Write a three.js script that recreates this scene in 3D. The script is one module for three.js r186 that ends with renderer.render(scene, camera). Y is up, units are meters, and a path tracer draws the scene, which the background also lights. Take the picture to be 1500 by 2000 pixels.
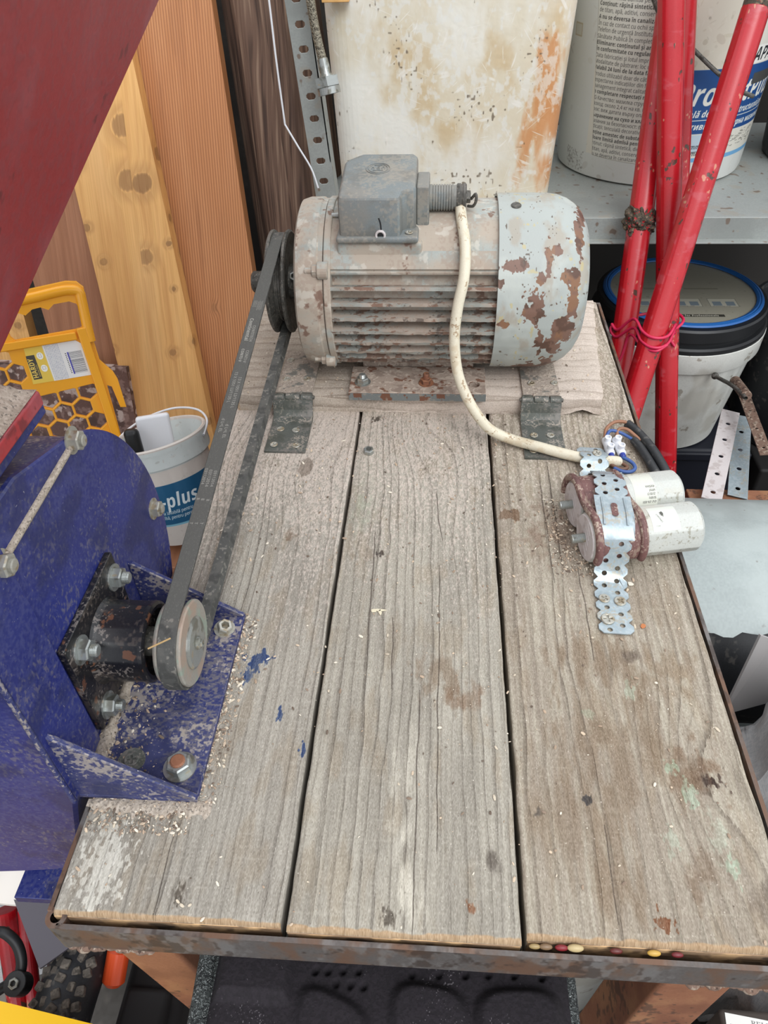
import * as THREE from 'three';
import { RoundedBoxGeometry } from 'three/addons/geometries/RoundedBoxGeometry.js';
import { mergeGeometries, toCreasedNormals } from 'three/addons/utils/BufferGeometryUtils.js';

// ---------------------------------------------------------------- camera, sky, exposure
const DROP = 0.72;                       // the table top stands this far above the floor (everything below is measured from the table top)
const scene = new THREE.Scene();
const camera = new THREE.PerspectiveCamera(2 * Math.atan(1000 / 1450) * 180 / Math.PI, 0.75, 0.02, 60);
camera.position.set(0.01251, 0.47382, 0.15588);
camera.rotation.set(-0.73454, 0.08764, -0.03682, 'YXZ');
const renderer = new THREE.WebGLRenderer({ antialias: true });
renderer.toneMapping = THREE.LinearToneMapping;
renderer.toneMappingExposure = 1.40;
renderer.shadowMap.enabled = true;
renderer.shadowMap.type = THREE.PCFSoftShadowMap;
{ // overcast sky: brightest overhead, dimmer towards the horizon, grey ground below
  const w = 64, h = 64, d = new Float32Array(w * h * 4);
  for (let j = 0; j < h; j++) for (let i = 0; i < w; i++) {
    const e = Math.sin(((j + 0.5) / h - 0.5) * Math.PI), o = (j * w + i) * 4;
    const L = e > 0 ? 1.0 * (0.86 + 0.30 * e) : 0.42;
    d[o] = L * 0.965; d[o + 1] = L * 1.0; d[o + 2] = L * 1.045; d[o + 3] = 1;
  }
  const t = new THREE.DataTexture(d, w, h, THREE.RGBAFormat, THREE.FloatType);
  t.mapping = THREE.EquirectangularReflectionMapping; t.magFilter = t.minFilter = THREE.LinearFilter; t.needsUpdate = true;
  scene.background = t; scene.environment = t;
}
const sun = new THREE.DirectionalLight(0xfbfdff, 1.15);   // daylight softened by thin cloud, from above, a little to the right of the camera
sun.position.set(0.9, 2.5, 1.5); sun.target.position.set(0, 0, -0.5);
sun.castShadow = true; sun.shadow.radius = 60; sun.shadow.mapSize.set(2048, 2048);
Object.assign(sun.shadow.camera, { left: -2, right: 2, top: 2, bottom: -2, near: 0.1, far: 8 });
scene.add(sun, sun.target);

// ---------------------------------------------------------------- noise
const rng = (s) => () => { s = (s + 0x6d2b79f5) | 0; let t = Math.imul(s ^ (s >>> 15), 1 | s); t = (t + Math.imul(t ^ (t >>> 7), 61 | t)) ^ t; return ((t ^ (t >>> 14)) >>> 0) / 4294967296; };
const PM = new Uint16Array(2048), PV = new Float32Array(1024);
{ const r = rng(11); for (let i = 0; i < 1024; i++) { PM[i] = i; PV[i] = r(); } for (let i = 1023; i > 0; i--) { const j = (r() * (i + 1)) | 0; const t = PM[i]; PM[i] = PM[j]; PM[j] = t; } for (let i = 0; i < 1024; i++) PM[i + 1024] = PM[i]; }
const hsh = (x, y, s) => PV[PM[(PM[(x + s * 37) & 1023] + y) & 1023]];
function vn(x, y, px, py, s) {             // value noise that repeats after px, py cells
  let xi = Math.floor(x), yi = Math.floor(y); const fx = x - xi, fy = y - yi;
  xi = ((xi % px) + px) % px; yi = ((yi % py) + py) % py;
  const x1 = xi + 1 === px ? 0 : xi + 1, y1 = yi + 1 === py ? 0 : yi + 1;
  const u = fx * fx * (3 - 2 * fx), v = fy * fy * (3 - 2 * fy);
  const a = hsh(xi, yi, s), b = hsh(x1, yi, s), c = hsh(xi, y1, s), d = hsh(x1, y1, s);
  return a + (b - a) * u + (c - a + (a - b - c + d) * u) * v;
}
function fbm(u, v, fx, fy, oct, s) { let t = 0, a = 0.5, n = 0; for (let o = 0; o < oct; o++) { t += a * vn(u * fx, v * fy, fx, fy, s + o); n += a; a *= 0.5; fx *= 2; fy *= 2; } return t / n; }
const sst = (a, b, x) => { x = Math.min(1, Math.max(0, (x - a) / (b - a))); return x * x * (3 - 2 * x); };
const hex = (n) => [(n >> 16) & 255, (n >> 8) & 255, n & 255];

// ---------------------------------------------------------------- textures
function dtex(w, h, fn) {                  // fn(u, v, out): out = r, g, b (sRGB bytes), height 0..1
  const c = new Uint8Array(w * h * 4), b = new Uint8Array(w * h), o = [0, 0, 0, 0.5];
  for (let j = 0, k = 0; j < h; j++) for (let i = 0; i < w; i++, k++) {
    o[3] = 0.5; fn((i + 0.5) / w, (j + 0.5) / h, o);
    c[k * 4] = Math.min(255, Math.max(0, o[0])); c[k * 4 + 1] = Math.min(255, Math.max(0, o[1])); c[k * 4 + 2] = Math.min(255, Math.max(0, o[2])); c[k * 4 + 3] = 255;
    b[k] = Math.min(255, Math.max(0, o[3] * 255));
  }
  const map = fin(new THREE.DataTexture(c, w, h)); map.colorSpace = THREE.SRGBColorSpace;
  return { map, bump: fin(new THREE.DataTexture(b, w, h, THREE.RedFormat)) };
}
function fin(t) { t.wrapS = t.wrapT = THREE.RepeatWrapping; t.magFilter = THREE.LinearFilter; t.minFilter = THREE.LinearMipmapLinearFilter; t.generateMipmaps = true; t.needsUpdate = true; return t; }
const mixInto = (o, c, a) => { o[0] += (c[0] - o[0]) * a; o[1] += (c[1] - o[1]) * a; o[2] += (c[2] - o[2]) * a; };
function std(p) { return p.clearcoat || p.sheen || p.transmission ? new THREE.MeshPhysicalMaterial(p) : new THREE.MeshStandardMaterial(p); }
// a worn surface: a base colour, patches by thresholded noise. size = metres the texture covers
function grunge({ size = 0.2, res = 512, base, layers = [], rough = 0.7, metal = 0, bump = 0, more = {} }) {
  const bc = hex(base), L = layers.map((l) => ({ o: 4, s: 0.06, a: 1, h: 0, f: [6, 6], ...l, c: hex(l.c) }));
  const { map, bump: bm } = dtex(res, res, (u, v, o) => {
    const g = (vn(u * res / 3, v * res / 3, Math.floor(res / 3), Math.floor(res / 3), 5) - 0.5) * 10;
    o[0] = bc[0] + g; o[1] = bc[1] + g; o[2] = bc[2] + g;
    for (let i = 0; i < L.length; i++) { const l = L[i]; let n = fbm(u, v, l.f[0], l.f[1], l.o, 20 + i * 9 + (l.seed || 0)); if (l.m) n = n * 0.5 + fbm(u, v, l.m, l.m, 3, 400 + i * 5) * 0.5; const k = sst(l.t - l.s, l.t + l.s, n) * l.a; if (k > 0) { mixInto(o, l.c, k); o[3] += l.h * k; } }
  });
  map.repeat.set(1 / size, 1 / size); bm.repeat.set(1 / size, 1 / size);
  return std({ map, roughness: rough, metalness: metal, ...(bump ? { bumpMap: bm, bumpScale: bump } : {}), ...more });
}
function canvasTex(w, h, draw) { const cv = document.createElement('canvas'); cv.width = w; cv.height = h; const g = cv.getContext('2d'); draw(g, w, h); const t = new THREE.CanvasTexture(cv); t.colorSpace = THREE.SRGBColorSpace; t.magFilter = THREE.LinearFilter; t.wrapS = t.wrapT = THREE.RepeatWrapping; return t; }
const plain = (c, rough = 0.6, metal = 0, more = {}) => std({ color: c, roughness: rough, metalness: metal, ...more });

// ---------------------------------------------------------------- geometry helpers
const V = (x, y, z) => new THREE.Vector3(x, y, z);
function norm(g) { let r = g.index ? g.toNonIndexed() : g.clone(); for (const k of Object.keys(r.attributes)) if (!['position', 'normal', 'uv'].includes(k)) r.deleteAttribute(k); if (!r.attributes.normal) r.computeVertexNormals(); if (!r.attributes.uv) r.setAttribute('uv', new THREE.BufferAttribute(new Float32Array(r.attributes.position.count * 2), 2)); r.morphAttributes = {}; r.clearGroups(); return r; }
function merge(list) { const f = list.flat(9).filter(Boolean).map(norm); return f.length === 1 ? f[0] : mergeGeometries(f); }
function boxUV(g) {                        // uv in metres, looked up along the axis each face looks along
  const p = g.attributes.position, uv = g.attributes.uv, a = V(), b = V(), c = V(), n = V();
  for (let i = 0; i < p.count; i += 3) {
    a.fromBufferAttribute(p, i); b.fromBufferAttribute(p, i + 1); c.fromBufferAttribute(p, i + 2); n.crossVectors(b.clone().sub(a), c.clone().sub(a));
    const x = Math.abs(n.x), y = Math.abs(n.y), z = Math.abs(n.z); let k = 0;
    for (const q of [a, b, c]) { if (y >= x && y >= z) uv.setXY(i + k, q.x, q.z); else if (x >= z) uv.setXY(i + k, q.z + 0.37, q.y + 0.11); else uv.setXY(i + k, q.x + 0.53, q.y + 0.71); k++; }
  }
  return g;
}
const bx = (x0, x1, y0, y1, z0, z1, r = 0.001, s = 2) => { const w = Math.abs(x1 - x0), h = Math.abs(y1 - y0), d = Math.abs(z1 - z0); return new RoundedBoxGeometry(w, h, d, s, Math.min(r, w / 2.01, h / 2.01, d / 2.01)).translate((x0 + x1) / 2, (y0 + y1) / 2, (z0 + z1) / 2); };
function aim(g, d) { return g.applyQuaternion(new THREE.Quaternion().setFromUnitVectors(V(0, 1, 0), d.clone().normalize())); }
// lathe: profile [[r, h], ...] turned about the axis d through c
function lathe(prof, c, d = V(0, 1, 0), segs = 40, crease = 0.5) { return aim(toCreasedNormals(new THREE.LatheGeometry(prof.map(([r, h]) => new THREE.Vector2(r, h)), segs), crease), d).translate(c.x, c.y, c.z); }
function cyl(a, b, r, segs = 24, bev = 0.0006) { const d = b.clone().sub(a), L = d.length(); bev = Math.min(bev, r * 0.4, L * 0.4); return lathe([[0, 0], [r - bev, 0], [r, bev], [r, L - bev], [r - bev, L], [0, L]], a, d, segs); }
function tube(pts, r, segs = 60, rad = 12, closed = false) { return new THREE.TubeGeometry(new THREE.CatmullRomCurve3(pts, closed, 'centripetal'), segs, r, rad, closed); }
const cap = (p, r) => new THREE.SphereGeometry(r, 12, 8).translate(p.x, p.y, p.z);
function extr(shape, depth, bev = 0.0005, cs = 12) { return new THREE.ExtrudeGeometry(shape, { depth: depth - 2 * bev, bevelEnabled: bev > 0, bevelThickness: bev, bevelSize: bev, bevelOffset: -bev, bevelSegments: 1, curveSegments: cs }).translate(0, 0, bev); }
function poly(pts, holes = []) { const s = new THREE.Shape(pts.map(([x, y]) => new THREE.Vector2(x, y))); for (const h of holes) s.holes.push(h); return s; }
const hole = (x, y, r, ry = r) => { const p = new THREE.Path(); p.absellipse(x, y, r, ry, 0, Math.PI * 2, true); return p; };
// basis: local x -> ex, local y -> ey, local z -> ex × ey
function place(g, o, ex, ey) { const ez = V().crossVectors(ex, ey); return g.applyMatrix4(new THREE.Matrix4().makeBasis(ex, ey, ez).setPosition(o)); }
// prism on a four-cornered face (corners a b c d counter-clockwise seen from outside), thickness t backwards
function slab(q, t) { const n = V().crossVectors(q[1].clone().sub(q[0]), q[3].clone().sub(q[0])).normalize().multiplyScalar(-t); const P = [...q, ...q.map((p) => p.clone().add(n))]; const g = new THREE.BufferGeometry(); const idx = [0, 1, 2, 0, 2, 3, 4, 6, 5, 4, 7, 6]; for (let i = 0; i < 4; i++) { const j = (i + 1) % 4; idx.push(i, i + 4, j, j, i + 4, j + 4); } const a = []; for (const i of idx) a.push(P[i].x, P[i].y, P[i].z); g.setAttribute('position', new THREE.Float32BufferAttribute(a, 3)); g.computeVertexNormals(); return g; }
function hexNut(c, d, r, h, turn = 0) { const g = new THREE.LatheGeometry([[r * 0.55, 0], [r, 0], [r, h * 0.86], [r * 0.86, h], [r * 0.55, h], [r * 0.55, 0]].map(([a, b]) => new THREE.Vector2(a, b)), 6).toNonIndexed(); g.computeVertexNormals(); g.rotateY(turn); return aim(g, d).translate(c.x, c.y, c.z); }
// hexagon bolt or stud with nut: washer, nut, thread end
function boltGeo(c, d, r, turn = 0.3, stick = 0.5) { const u = d.clone().normalize(), at = (k) => c.clone().addScaledVector(u, k); const rings = [[0, 0]]; const n = 5; for (let i = 0; i < n; i++) { const y0 = r * 0.85 + (r * stick * i) / n, y1 = r * 0.85 + (r * stick * (i + 0.5)) / n; rings.push([r * 0.58, y0], [r * 0.52, y1]); } rings.push([r * 0.44, r * (0.85 + stick)], [0, r * (0.85 + stick)]); return merge([lathe([[0, 0], [r * 1.3, 0], [r * 1.3, r * 0.14], [0, r * 0.14]], c, u, 24), hexNut(at(r * 0.14), u, r, r * 0.8, turn), lathe(rings, c, u, 16)]); }
// countersunk cross-head screw, head up along d
function screwGeo(c, d, r, turn = 0) { const w = r * 0.13, l = r * 0.6, k = []; for (let i = 0; i < 4; i++) { const a = i * Math.PI / 2 + turn, ca = Math.cos(a), sa = Math.sin(a); for (const [x, y] of [[l, w], [w, w]].slice(0, 1).concat([[w, w]])) k.push([x * ca - y * sa, x * sa + y * ca]); if (i < 4) { const [x, y] = [l, -w]; k.splice(k.length - 2, 0, [x * ca - y * sa, x * sa + y * ca]); } }
  const p = new THREE.Path(k.map(([x, y]) => new THREE.Vector2(x, y)).reverse()); const s = new THREE.Shape(); s.absarc(0, 0, r, 0, Math.PI * 2); s.holes.push(p); const g = extr(s, r * 0.3, r * 0.1, 20).rotateX(-Math.PI / 2); return merge([aim(g, d).translate(c.x, c.y, c.z), lathe([[0, 0], [r * 0.7, 0], [r * 0.7, r * 0.06], [0, r * 0.06]], c, d, 12)]); }

// ---------------------------------------------------------------- things and parts
const used = {}, org = new Map();
const numbered = (n) => { used[n] = (used[n] ?? -1) + 1; return used[n] ? n + '_' + String(used[n]).padStart(3, '0') : n; };
function thing(name, label, category, at = [0, 0, 0], group) { const o = new THREE.Group(); o.name = numbered(name); o.position.set(...at); scene.add(o); o.userData = { label, category }; if (group) o.userData.group = group; org.set(o, V(...at)); return o; }
function part(t, name, geos, mat, opt = {}) { let g = merge([geos]); if (!opt.uv) boxUV(g); const o = org.get(t); g.translate(-o.x, -o.y, -o.z); const m = new THREE.Mesh(g, mat); m.name = name; m.castShadow = m.receiveShadow = true; if (opt.label) m.userData.label = opt.label; if (opt.kind) m.userData.kind = opt.kind; t.add(m); org.set(m, o); return m; }
function solo(name, label, category, geos, mat, opt = {}) { let g = merge([geos]); if (!opt.uv) boxUV(g); g.computeBoundingBox(); const b = g.boundingBox, c = V((b.min.x + b.max.x) / 2, b.min.y, (b.min.z + b.max.z) / 2); g.translate(-c.x, -c.y, -c.z); const m = new THREE.Mesh(g, mat); m.name = numbered(name); m.position.copy(c); m.castShadow = m.receiveShadow = true; m.userData = { label, category }; if (opt.group) m.userData.group = opt.group; if (opt.kind) m.userData.kind = opt.kind; scene.add(m); org.set(m, c); return m; }
function struct(name, geos, mat) { const g = boxUV(merge([geos])); const m = new THREE.Mesh(g, mat); m.name = name; m.castShadow = m.receiveShadow = true; m.userData = { kind: 'structure' }; scene.add(m); org.set(m, V()); return m; }

// ---------------------------------------------------------------- materials
const M = {};
// weathered board: u across (W metres), v from the front edge to the back (Lm metres)
function boardTex(res, W, Lm, x0, spec) {
  const { seed, light, mid, dark, ring = 0.0085, knots = [], stains = [], cracks = [], specks = 0.78, dusty = 0.5 } = spec;
  const cl = hex(light), cm = hex(mid), cd = hex(dark), pink = hex(0xccbeb2), brown = hex(0x8a7458);
  const S = stains.map((s) => ({ ...s, c: hex(s.c) }));
  return dtex(res[0], res[1], (u, v, o) => {
    const x = x0 + u * W, z = -v * Lm;
    const w1 = fbm(u, v, 3, 2, 3, seed) - 0.5, w2 = fbm(u, v, 10, 24, 2, seed + 7) - 0.5;
    let g = u * W / ring + w1 * 2.0 + w2 * 0.35, kn = 0;
    for (const k of knots) { const dx = (x - k.x) / k.rx, dz = (z - k.z) / k.rz, q = dx * dx + dz * dz; if (q < 9) { g += k.a * Math.exp(-q); if (k.core) kn = Math.max(kn, sst(1.1, 0.7, q * 16 + (fbm(u, v, 60, 160, 2, 3) - 0.5) * 1.2) * k.core); } }
    const fl = Math.floor(g), fr = g - fl, hr = hsh(fl & 1023, seed, 3);
    const fib = vn(u * 190, v * 46, 190, 46, seed + 2), fib2 = vn(u * 90, v * 10, 90, 10, seed + 4), fine = vn(u * 400, v * 700, 400, 700, seed + 5);
    const wob = fr + (fib - 0.5) * 0.2; let line = (0.35 * sst(0.4, 0.85, wob) + 0.75 * sst(0.74, 0.88, wob)) * sst(1.04, 0.93, wob) * (0.3 + 0.8 * hr) * (0.45 + 0.8 * fbm(u, v, 8, 14, 2, seed + 9));
    const blot = fbm(u, v, 4, 9, 4, seed + 12), blot2 = fbm(u, v, 14, 22, 3, seed + 15);
    o[0] = cm[0]; o[1] = cm[1]; o[2] = cm[2];
    mixInto(o, cl, sst(0.3, 0.72, blot * 0.6 + fib2 * 0.4) * 0.85);
    mixInto(o, brown, sst(0.52, 0.74, blot2) * 0.2);
    const dgr = sst(0.14 + 0.24 * (fbm(u, v, 4, 6, 3, seed + 33) - 0.5) * 2, 0.75, v) * dusty;        // settled wood dust, thicker at the motor end, in grains
    const grain = fbm(u, v, 120, 300, 2, seed + 40), dust = sst(1.0 - dgr - 0.3, 1.0 - dgr + 0.24, grain);
    mixInto(o, pink, dust * 0.8);
    line *= 1 - 0.3 * dust;
    mixInto(o, cd, line * 0.52); mixInto(o, cd, sst(0.7, 0.95, fib) * 0.2); { const saw = vn(u * 5, v * 420, 5, 420, seed + 70); mixInto(o, cl, sst(0.72, 0.95, saw) * 0.3); }
    if (kn) mixInto(o, hex(0x54463a), kn * 0.75);
    for (const s of S) { const dx = (x - s.x) / s.rx, dz = (z - s.z) / s.rz; let q = 1 - Math.sqrt(dx * dx + dz * dz); if (q > -0.9) { const f = s.f || 1; q += (fbm(u, v, Math.round(26 * f), Math.round(70 * f / (s.long || 1)), 4, seed + 50 + (s.n || 0)) - 0.5) * 2.3; const k = (s.soft >= 0.4 ? sst(0.05, 0.05 + s.soft * 1.7, q) * 0.92 : sst(0.2, 0.2 + s.soft, q)) * s.a * (0.75 + 0.5 * fib2); if (k > 0) mixInto(o, s.c, k); } }
    let ck = 0; for (const c of cracks) { if (z < c.z1 && z > c.z0) { const cx = c.x + (c.sl || 0) * (z - c.z0) + (fbm(0.3, v, 2, 40, 2, c.x * 900 | 0) - 0.5) * 0.0025; const wd = c.w * 0.62 * (0.3 + 0.9 * vn(3.3, v * 60, 9, 60, 4)) * sst(c.z0, c.z0 + 0.02, z) * sst(c.z1, c.z1 - 0.02, z); ck = Math.max(ck, sst(wd + 0.0004, wd, Math.abs(x - cx))); } }
    if (ck) mixInto(o, hex(0x4a4038), ck * 0.6);
    const sp = vn(u * 230, v * 620, 230, 620, seed + 60); if (sp > 0.93) mixInto(o, hex(0x3c342c), (sp - 0.93) * 8); else if (sp < 0.035) mixInto(o, hex(0xe8e0d2), 0.65);
    if (z > -0.006) { const n = 0.0030 * (0.2 + 1.2 * fbm(u, v, 18, 300, 3, seed + 80)); mixInto(o, hex(0xa88c6c), sst(-n - 0.0006, -n + 0.0006, z) * 0.9); }
    const f = (fine - 0.5) * 34 + (fib - 0.5) * 16; o[0] += f; o[1] += f; o[2] += f;
    o[3] = 0.62 - line * 0.35 - ck * 0.5 + (fine - 0.5) * 0.14 + dust * 0.06 - kn * 0.1;
  });
}
M.endGrain = grunge({ size: 0.12, base: 0xa08468, layers: [{ c: 0x806448, f: [6, 60], t: 0.56, s: 0.08 }, { c: 0x4c4034, f: [5, 14], t: 0.6, s: 0.06, a: 0.8 }, { c: 0xd8b284, f: [9, 9], t: 0.62, s: 0.1 }], rough: 0.85, bump: 0.0006 });
M.zinc = grunge({ size: 0.05, res: 256, base: 0xa9adaa, layers: [{ c: 0x7b7a70, f: [5, 5], t: 0.58, s: 0.08, a: 0.8 }, { c: 0xb9a98f, f: [8, 8], t: 0.66, s: 0.05, a: 0.7 }], rough: 0.42, metal: 0.75 });
M.screw = grunge({ size: 0.03, res: 256, base: 0xb4b2a8, layers: [{ c: 0x968468, f: [6, 6], t: 0.55, s: 0.1, a: 0.7 }], rough: 0.5, metal: 0.6 });
M.galv = grunge({ size: 0.07, res: 512, base: 0xa4b0b5, layers: [{ c: 0xbac5c8, f: [22, 22], o: 2, t: 0.52, s: 0.12, a: 0.5 }, { c: 0x98a8ae, f: [26, 26], o: 2, t: 0.56, s: 0.12, a: 0.5 }, { c: 0xb0a490, f: [40, 40], m: 4, o: 4, t: 0.575, s: 0.04, a: 0.6 }], rough: 0.42, metal: 0.45 });
M.rail = grunge({ size: 0.25, res: 704, base: 0x66615e, layers: [{ c: 0x76543f, f: [14, 8], o: 6, t: 0.48, s: 0.16, a: 0.75 }, { c: 0x8a8886, f: [40, 20], m: 6, o: 4, t: 0.56, s: 0.06, a: 0.5 }, { c: 0x40352f, f: [40, 30], m: 6, o: 4, t: 0.58, s: 0.05, a: 0.6 }], rough: 0.6, metal: 0.35, bump: 0.0004 });
M.legRust = grunge({ size: 0.2, res: 512, base: 0x94644a, layers: [{ c: 0x744a38, f: [5, 5], o: 6, t: 0.5, s: 0.15, a: 0.6 }, { c: 0xa87c58, f: [8, 8], o: 6, t: 0.55, s: 0.12, a: 0.6 }, { c: 0x4c3a30, f: [40, 40], m: 6, o: 4, t: 0.61, s: 0.04, a: 0.6 }], rough: 0.7, metal: 0.2, bump: 0.0003 });
M.weld = grunge({ size: 0.03, res: 256, base: 0x7a6254, layers: [{ c: 0xa09080, f: [7, 7], t: 0.55, s: 0.08 }, { c: 0x4c3a30, f: [9, 9], t: 0.6, s: 0.06 }], rough: 0.75, metal: 0.2, bump: 0.001 });
M.motor = grunge({ size: 0.16, res: 1024, base: 0xa3a9a4, layers: [{ c: 0x8b8f89, f: [4, 4], o: 6, t: 0.55, s: 0.12, a: 0.6 }, { c: 0xb0a292, f: [5, 7], o: 7, t: 0.43, s: 0.14, a: 0.9, h: 0.2 }, { c: 0xa08f80, f: [60, 60], m: 6, o: 2, t: 0.53, s: 0.08, a: 0.5 }, { c: 0xc9c4b8, f: [16, 16], o: 5, t: 0.66, s: 0.05, a: 0.6 }, { c: 0x74584a, f: [20, 20], m: 5, o: 5, t: 0.645, s: 0.03, a: 0.8, h: -0.2 }], rough: 0.82, bump: 0.0006 });
M.fin = grunge({ size: 0.12, res: 704, base: 0x94968f, layers: [{ c: 0xa8988a, f: [5, 9], o: 6, t: 0.45, s: 0.14, a: 0.85, h: 0.2 }, { c: 0xa08c7c, f: [60, 60], m: 6, o: 2, t: 0.53, s: 0.08, a: 0.5 }, { c: 0x7a5c4c, f: [22, 30], m: 6, o: 5, t: 0.58, s: 0.035, a: 0.8, h: -0.3 }, { c: 0x5c5048, f: [40, 40], m: 8, o: 3, t: 0.63, s: 0.04, a: 0.7 }], rough: 0.82, bump: 0.0008 });
M.lid = grunge({ size: 0.14, res: 704, base: 0x787f7f, layers: [{ c: 0x88837a, f: [4, 4], o: 6, t: 0.5, s: 0.16, a: 0.7 }, { c: 0x6c6860, f: [7, 7], o: 5, t: 0.54, s: 0.1, a: 0.45 }, { c: 0x9c9486, f: [60, 60], m: 5, o: 2, t: 0.57, s: 0.07, a: 0.5 }], rough: 0.6, bump: 0.0002 });
M.blue = grunge({ size: 0.22, res: 1024, base: 0x222a6c, layers: [{ c: 0x2c367e, f: [4, 4], o: 5, t: 0.5, s: 0.2, a: 0.6 }, { c: 0x595c80, f: [110, 110], m: 3, o: 2, t: 0.53, s: 0.14, a: 0.4, h: 0.1 }, { c: 0x857b74, f: [110, 80], m: 4, o: 3, t: 0.60, s: 0.07, a: 0.5, h: 0.15 }, { c: 0x1a2048, f: [7, 7], o: 5, t: 0.6, s: 0.1, a: 0.45 }, { c: 0xc9c2b4, f: [150, 150], o: 1, t: 0.97, s: 0.02, a: 0.7 }], rough: 0.42, bump: 0.0003 });
M.blueDusty = grunge({ size: 0.18, res: 1024, base: 0x262d62, layers: [{ c: 0x4c4e6c, f: [110, 110], m: 3, o: 2, t: 0.46, s: 0.12, a: 0.6 }, { c: 0x7d756f, f: [80, 110], m: 4, o: 3, t: 0.53, s: 0.08, a: 0.68, h: 0.2 }, { c: 0xaea394, f: [80, 80], m: 6, o: 4, t: 0.605, s: 0.05, a: 0.75 }, { c: 0x181d40, f: [6, 6], o: 5, t: 0.6, s: 0.09, a: 0.45 }, { c: 0xd0c8ba, f: [150, 150], o: 1, t: 0.97, s: 0.02, a: 0.85 }], rough: 0.55, bump: 0.0004 });
M.dustHeap = grunge({ size: 0.09, res: 512, base: 0xaa9e90, layers: [{ c: 0x94887a, f: [30, 30], o: 4, t: 0.52, s: 0.1, a: 0.6 }, { c: 0xc0b4a6, f: [60, 60], o: 3, t: 0.56, s: 0.08, a: 0.7 }, { c: 0x5c5650, f: [90, 90], o: 2, t: 0.72, s: 0.05, a: 0.7 }], rough: 0.95, bump: 0.001 });
M.black = grunge({ size: 0.12, res: 704, base: 0x18181b, layers: [{ c: 0x4c443e, f: [50, 50], m: 5, o: 4, t: 0.53, s: 0.07, a: 0.7, h: 0.1 }, { c: 0x8a8078, f: [70, 70], m: 5, o: 3, t: 0.61, s: 0.04, a: 0.7 }, { c: 0x6b442f, f: [12, 12], o: 6, t: 0.70, s: 0.03, a: 0.8 }], rough: 0.34, bump: 0.0003 });
M.iron = grunge({ size: 0.07, res: 512, base: 0x55544f, layers: [{ c: 0x75706a, f: [6, 6], t: 0.53, s: 0.1, a: 0.7 }, { c: 0x38342f, f: [10, 10], t: 0.58, s: 0.07, a: 0.7 }, { c: 0x8b8378, f: [40, 40], o: 2, t: 0.68, s: 0.07, a: 0.6 }], rough: 0.6, metal: 0.35, bump: 0.0004 });
M.pulleyFace = grunge({ size: 0.07, res: 256, base: 0x9a958c, layers: [{ c: 0xa8907f, f: [4, 4], t: 0.52, s: 0.1, a: 0.7 }, { c: 0x8fa092, f: [7, 7], t: 0.58, s: 0.08, a: 0.7 }], rough: 0.6, metal: 0.25 });
M.red = grunge({ size: 0.4, res: 1024, base: 0xa03236, layers: [{ c: 0xaa383a, f: [3, 3], o: 5, t: 0.5, s: 0.2, a: 0.6 }, { c: 0xa4626a, f: [7, 4], o: 6, t: 0.58, s: 0.12, a: 0.5 }, { c: 0x8e444c, f: [110, 110], o: 2, t: 0.56, s: 0.2, a: 0.4, h: 0.4 }, { c: 0x6e282c, f: [40, 40], m: 4, o: 4, t: 0.70, s: 0.03, a: 0.7 }], rough: 0.5, bump: 0.0006 });
M.post = grunge({ size: 0.2, res: 704, base: 0xb0121e, layers: [{ c: 0xb81c28, f: [4, 4], o: 5, t: 0.5, s: 0.15, a: 0.6 }, { c: 0xb86a6c, f: [8, 16], o: 6, t: 0.63, s: 0.06, a: 0.45 }, { c: 0xc89a78, f: [60, 30], m: 9, o: 2, t: 0.72, s: 0.02, a: 0.8 }, { c: 0x4a3428, f: [34, 24], m: 9, o: 4, t: 0.695, s: 0.015, a: 0.95, h: -0.3 }], rough: 0.3, bump: 0.0004, more: { clearcoat: 0.15, clearcoatRoughness: 0.3 } });
M.postBare = grunge({ size: 0.04, res: 256, base: 0x4a4034, layers: [{ c: 0xa02024, f: [5, 5], t: 0.62, s: 0.02 }, { c: 0x7a6a56, f: [9, 9], t: 0.58, s: 0.06 }, { c: 0x2a241e, f: [12, 12], t: 0.6, s: 0.05 }], rough: 0.8, bump: 0.001 });
M.shelf = grunge({ size: 0.3, base: 0x9a9e9a, layers: [{ c: 0x868a86, f: [4, 4], t: 0.54, s: 0.12, a: 0.6 }, { c: 0x9c968a, f: [14, 14], t: 0.66, s: 0.06, a: 0.6 }, { c: 0x6e5a4c, f: [26, 26], o: 2, t: 0.8, s: 0.03, a: 0.7 }], rough: 0.5, metal: 0.1 });
M.white = grunge({ size: 0.25, res: 512, base: 0xd2d2cb, layers: [{ c: 0xb9b5aa, f: [4, 4], o: 5, t: 0.58, s: 0.08, a: 0.7 }, { c: 0x857a6c, f: [14, 14], o: 4, t: 0.69, s: 0.03, a: 0.6 }], rough: 0.42 });
M.greyPlastic = grunge({ size: 0.4, res: 704, base: 0x9aa2a0, layers: [{ c: 0xaeb6b3, f: [4, 6], o: 6, t: 0.52, s: 0.1, a: 0.6 }, { c: 0x868b89, f: [6, 6], o: 6, t: 0.55, s: 0.12, a: 0.5 }, { c: 0x6d675f, f: [50, 50], m: 6, o: 4, t: 0.635, s: 0.03, a: 0.6 }], rough: 0.5 });
M.black2 = plain(0x1a1b1d, 0.45); M.black3 = grunge({ size: 0.08, res: 256, base: 0x26272a, layers: [{ c: 0x6d675f, f: [9, 9], t: 0.63, s: 0.06, a: 0.6 }], rough: 0.5 });
M.cord = grunge({ size: 0.09, res: 512, base: 0xd8d0ba, layers: [{ c: 0xc4b294, f: [9, 9], o: 5, t: 0.56, s: 0.1, a: 0.6 }, { c: 0x8a6c4c, f: [50, 50], m: 8, o: 3, t: 0.63, s: 0.03, a: 0.6 }], rough: 0.55 });
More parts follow.
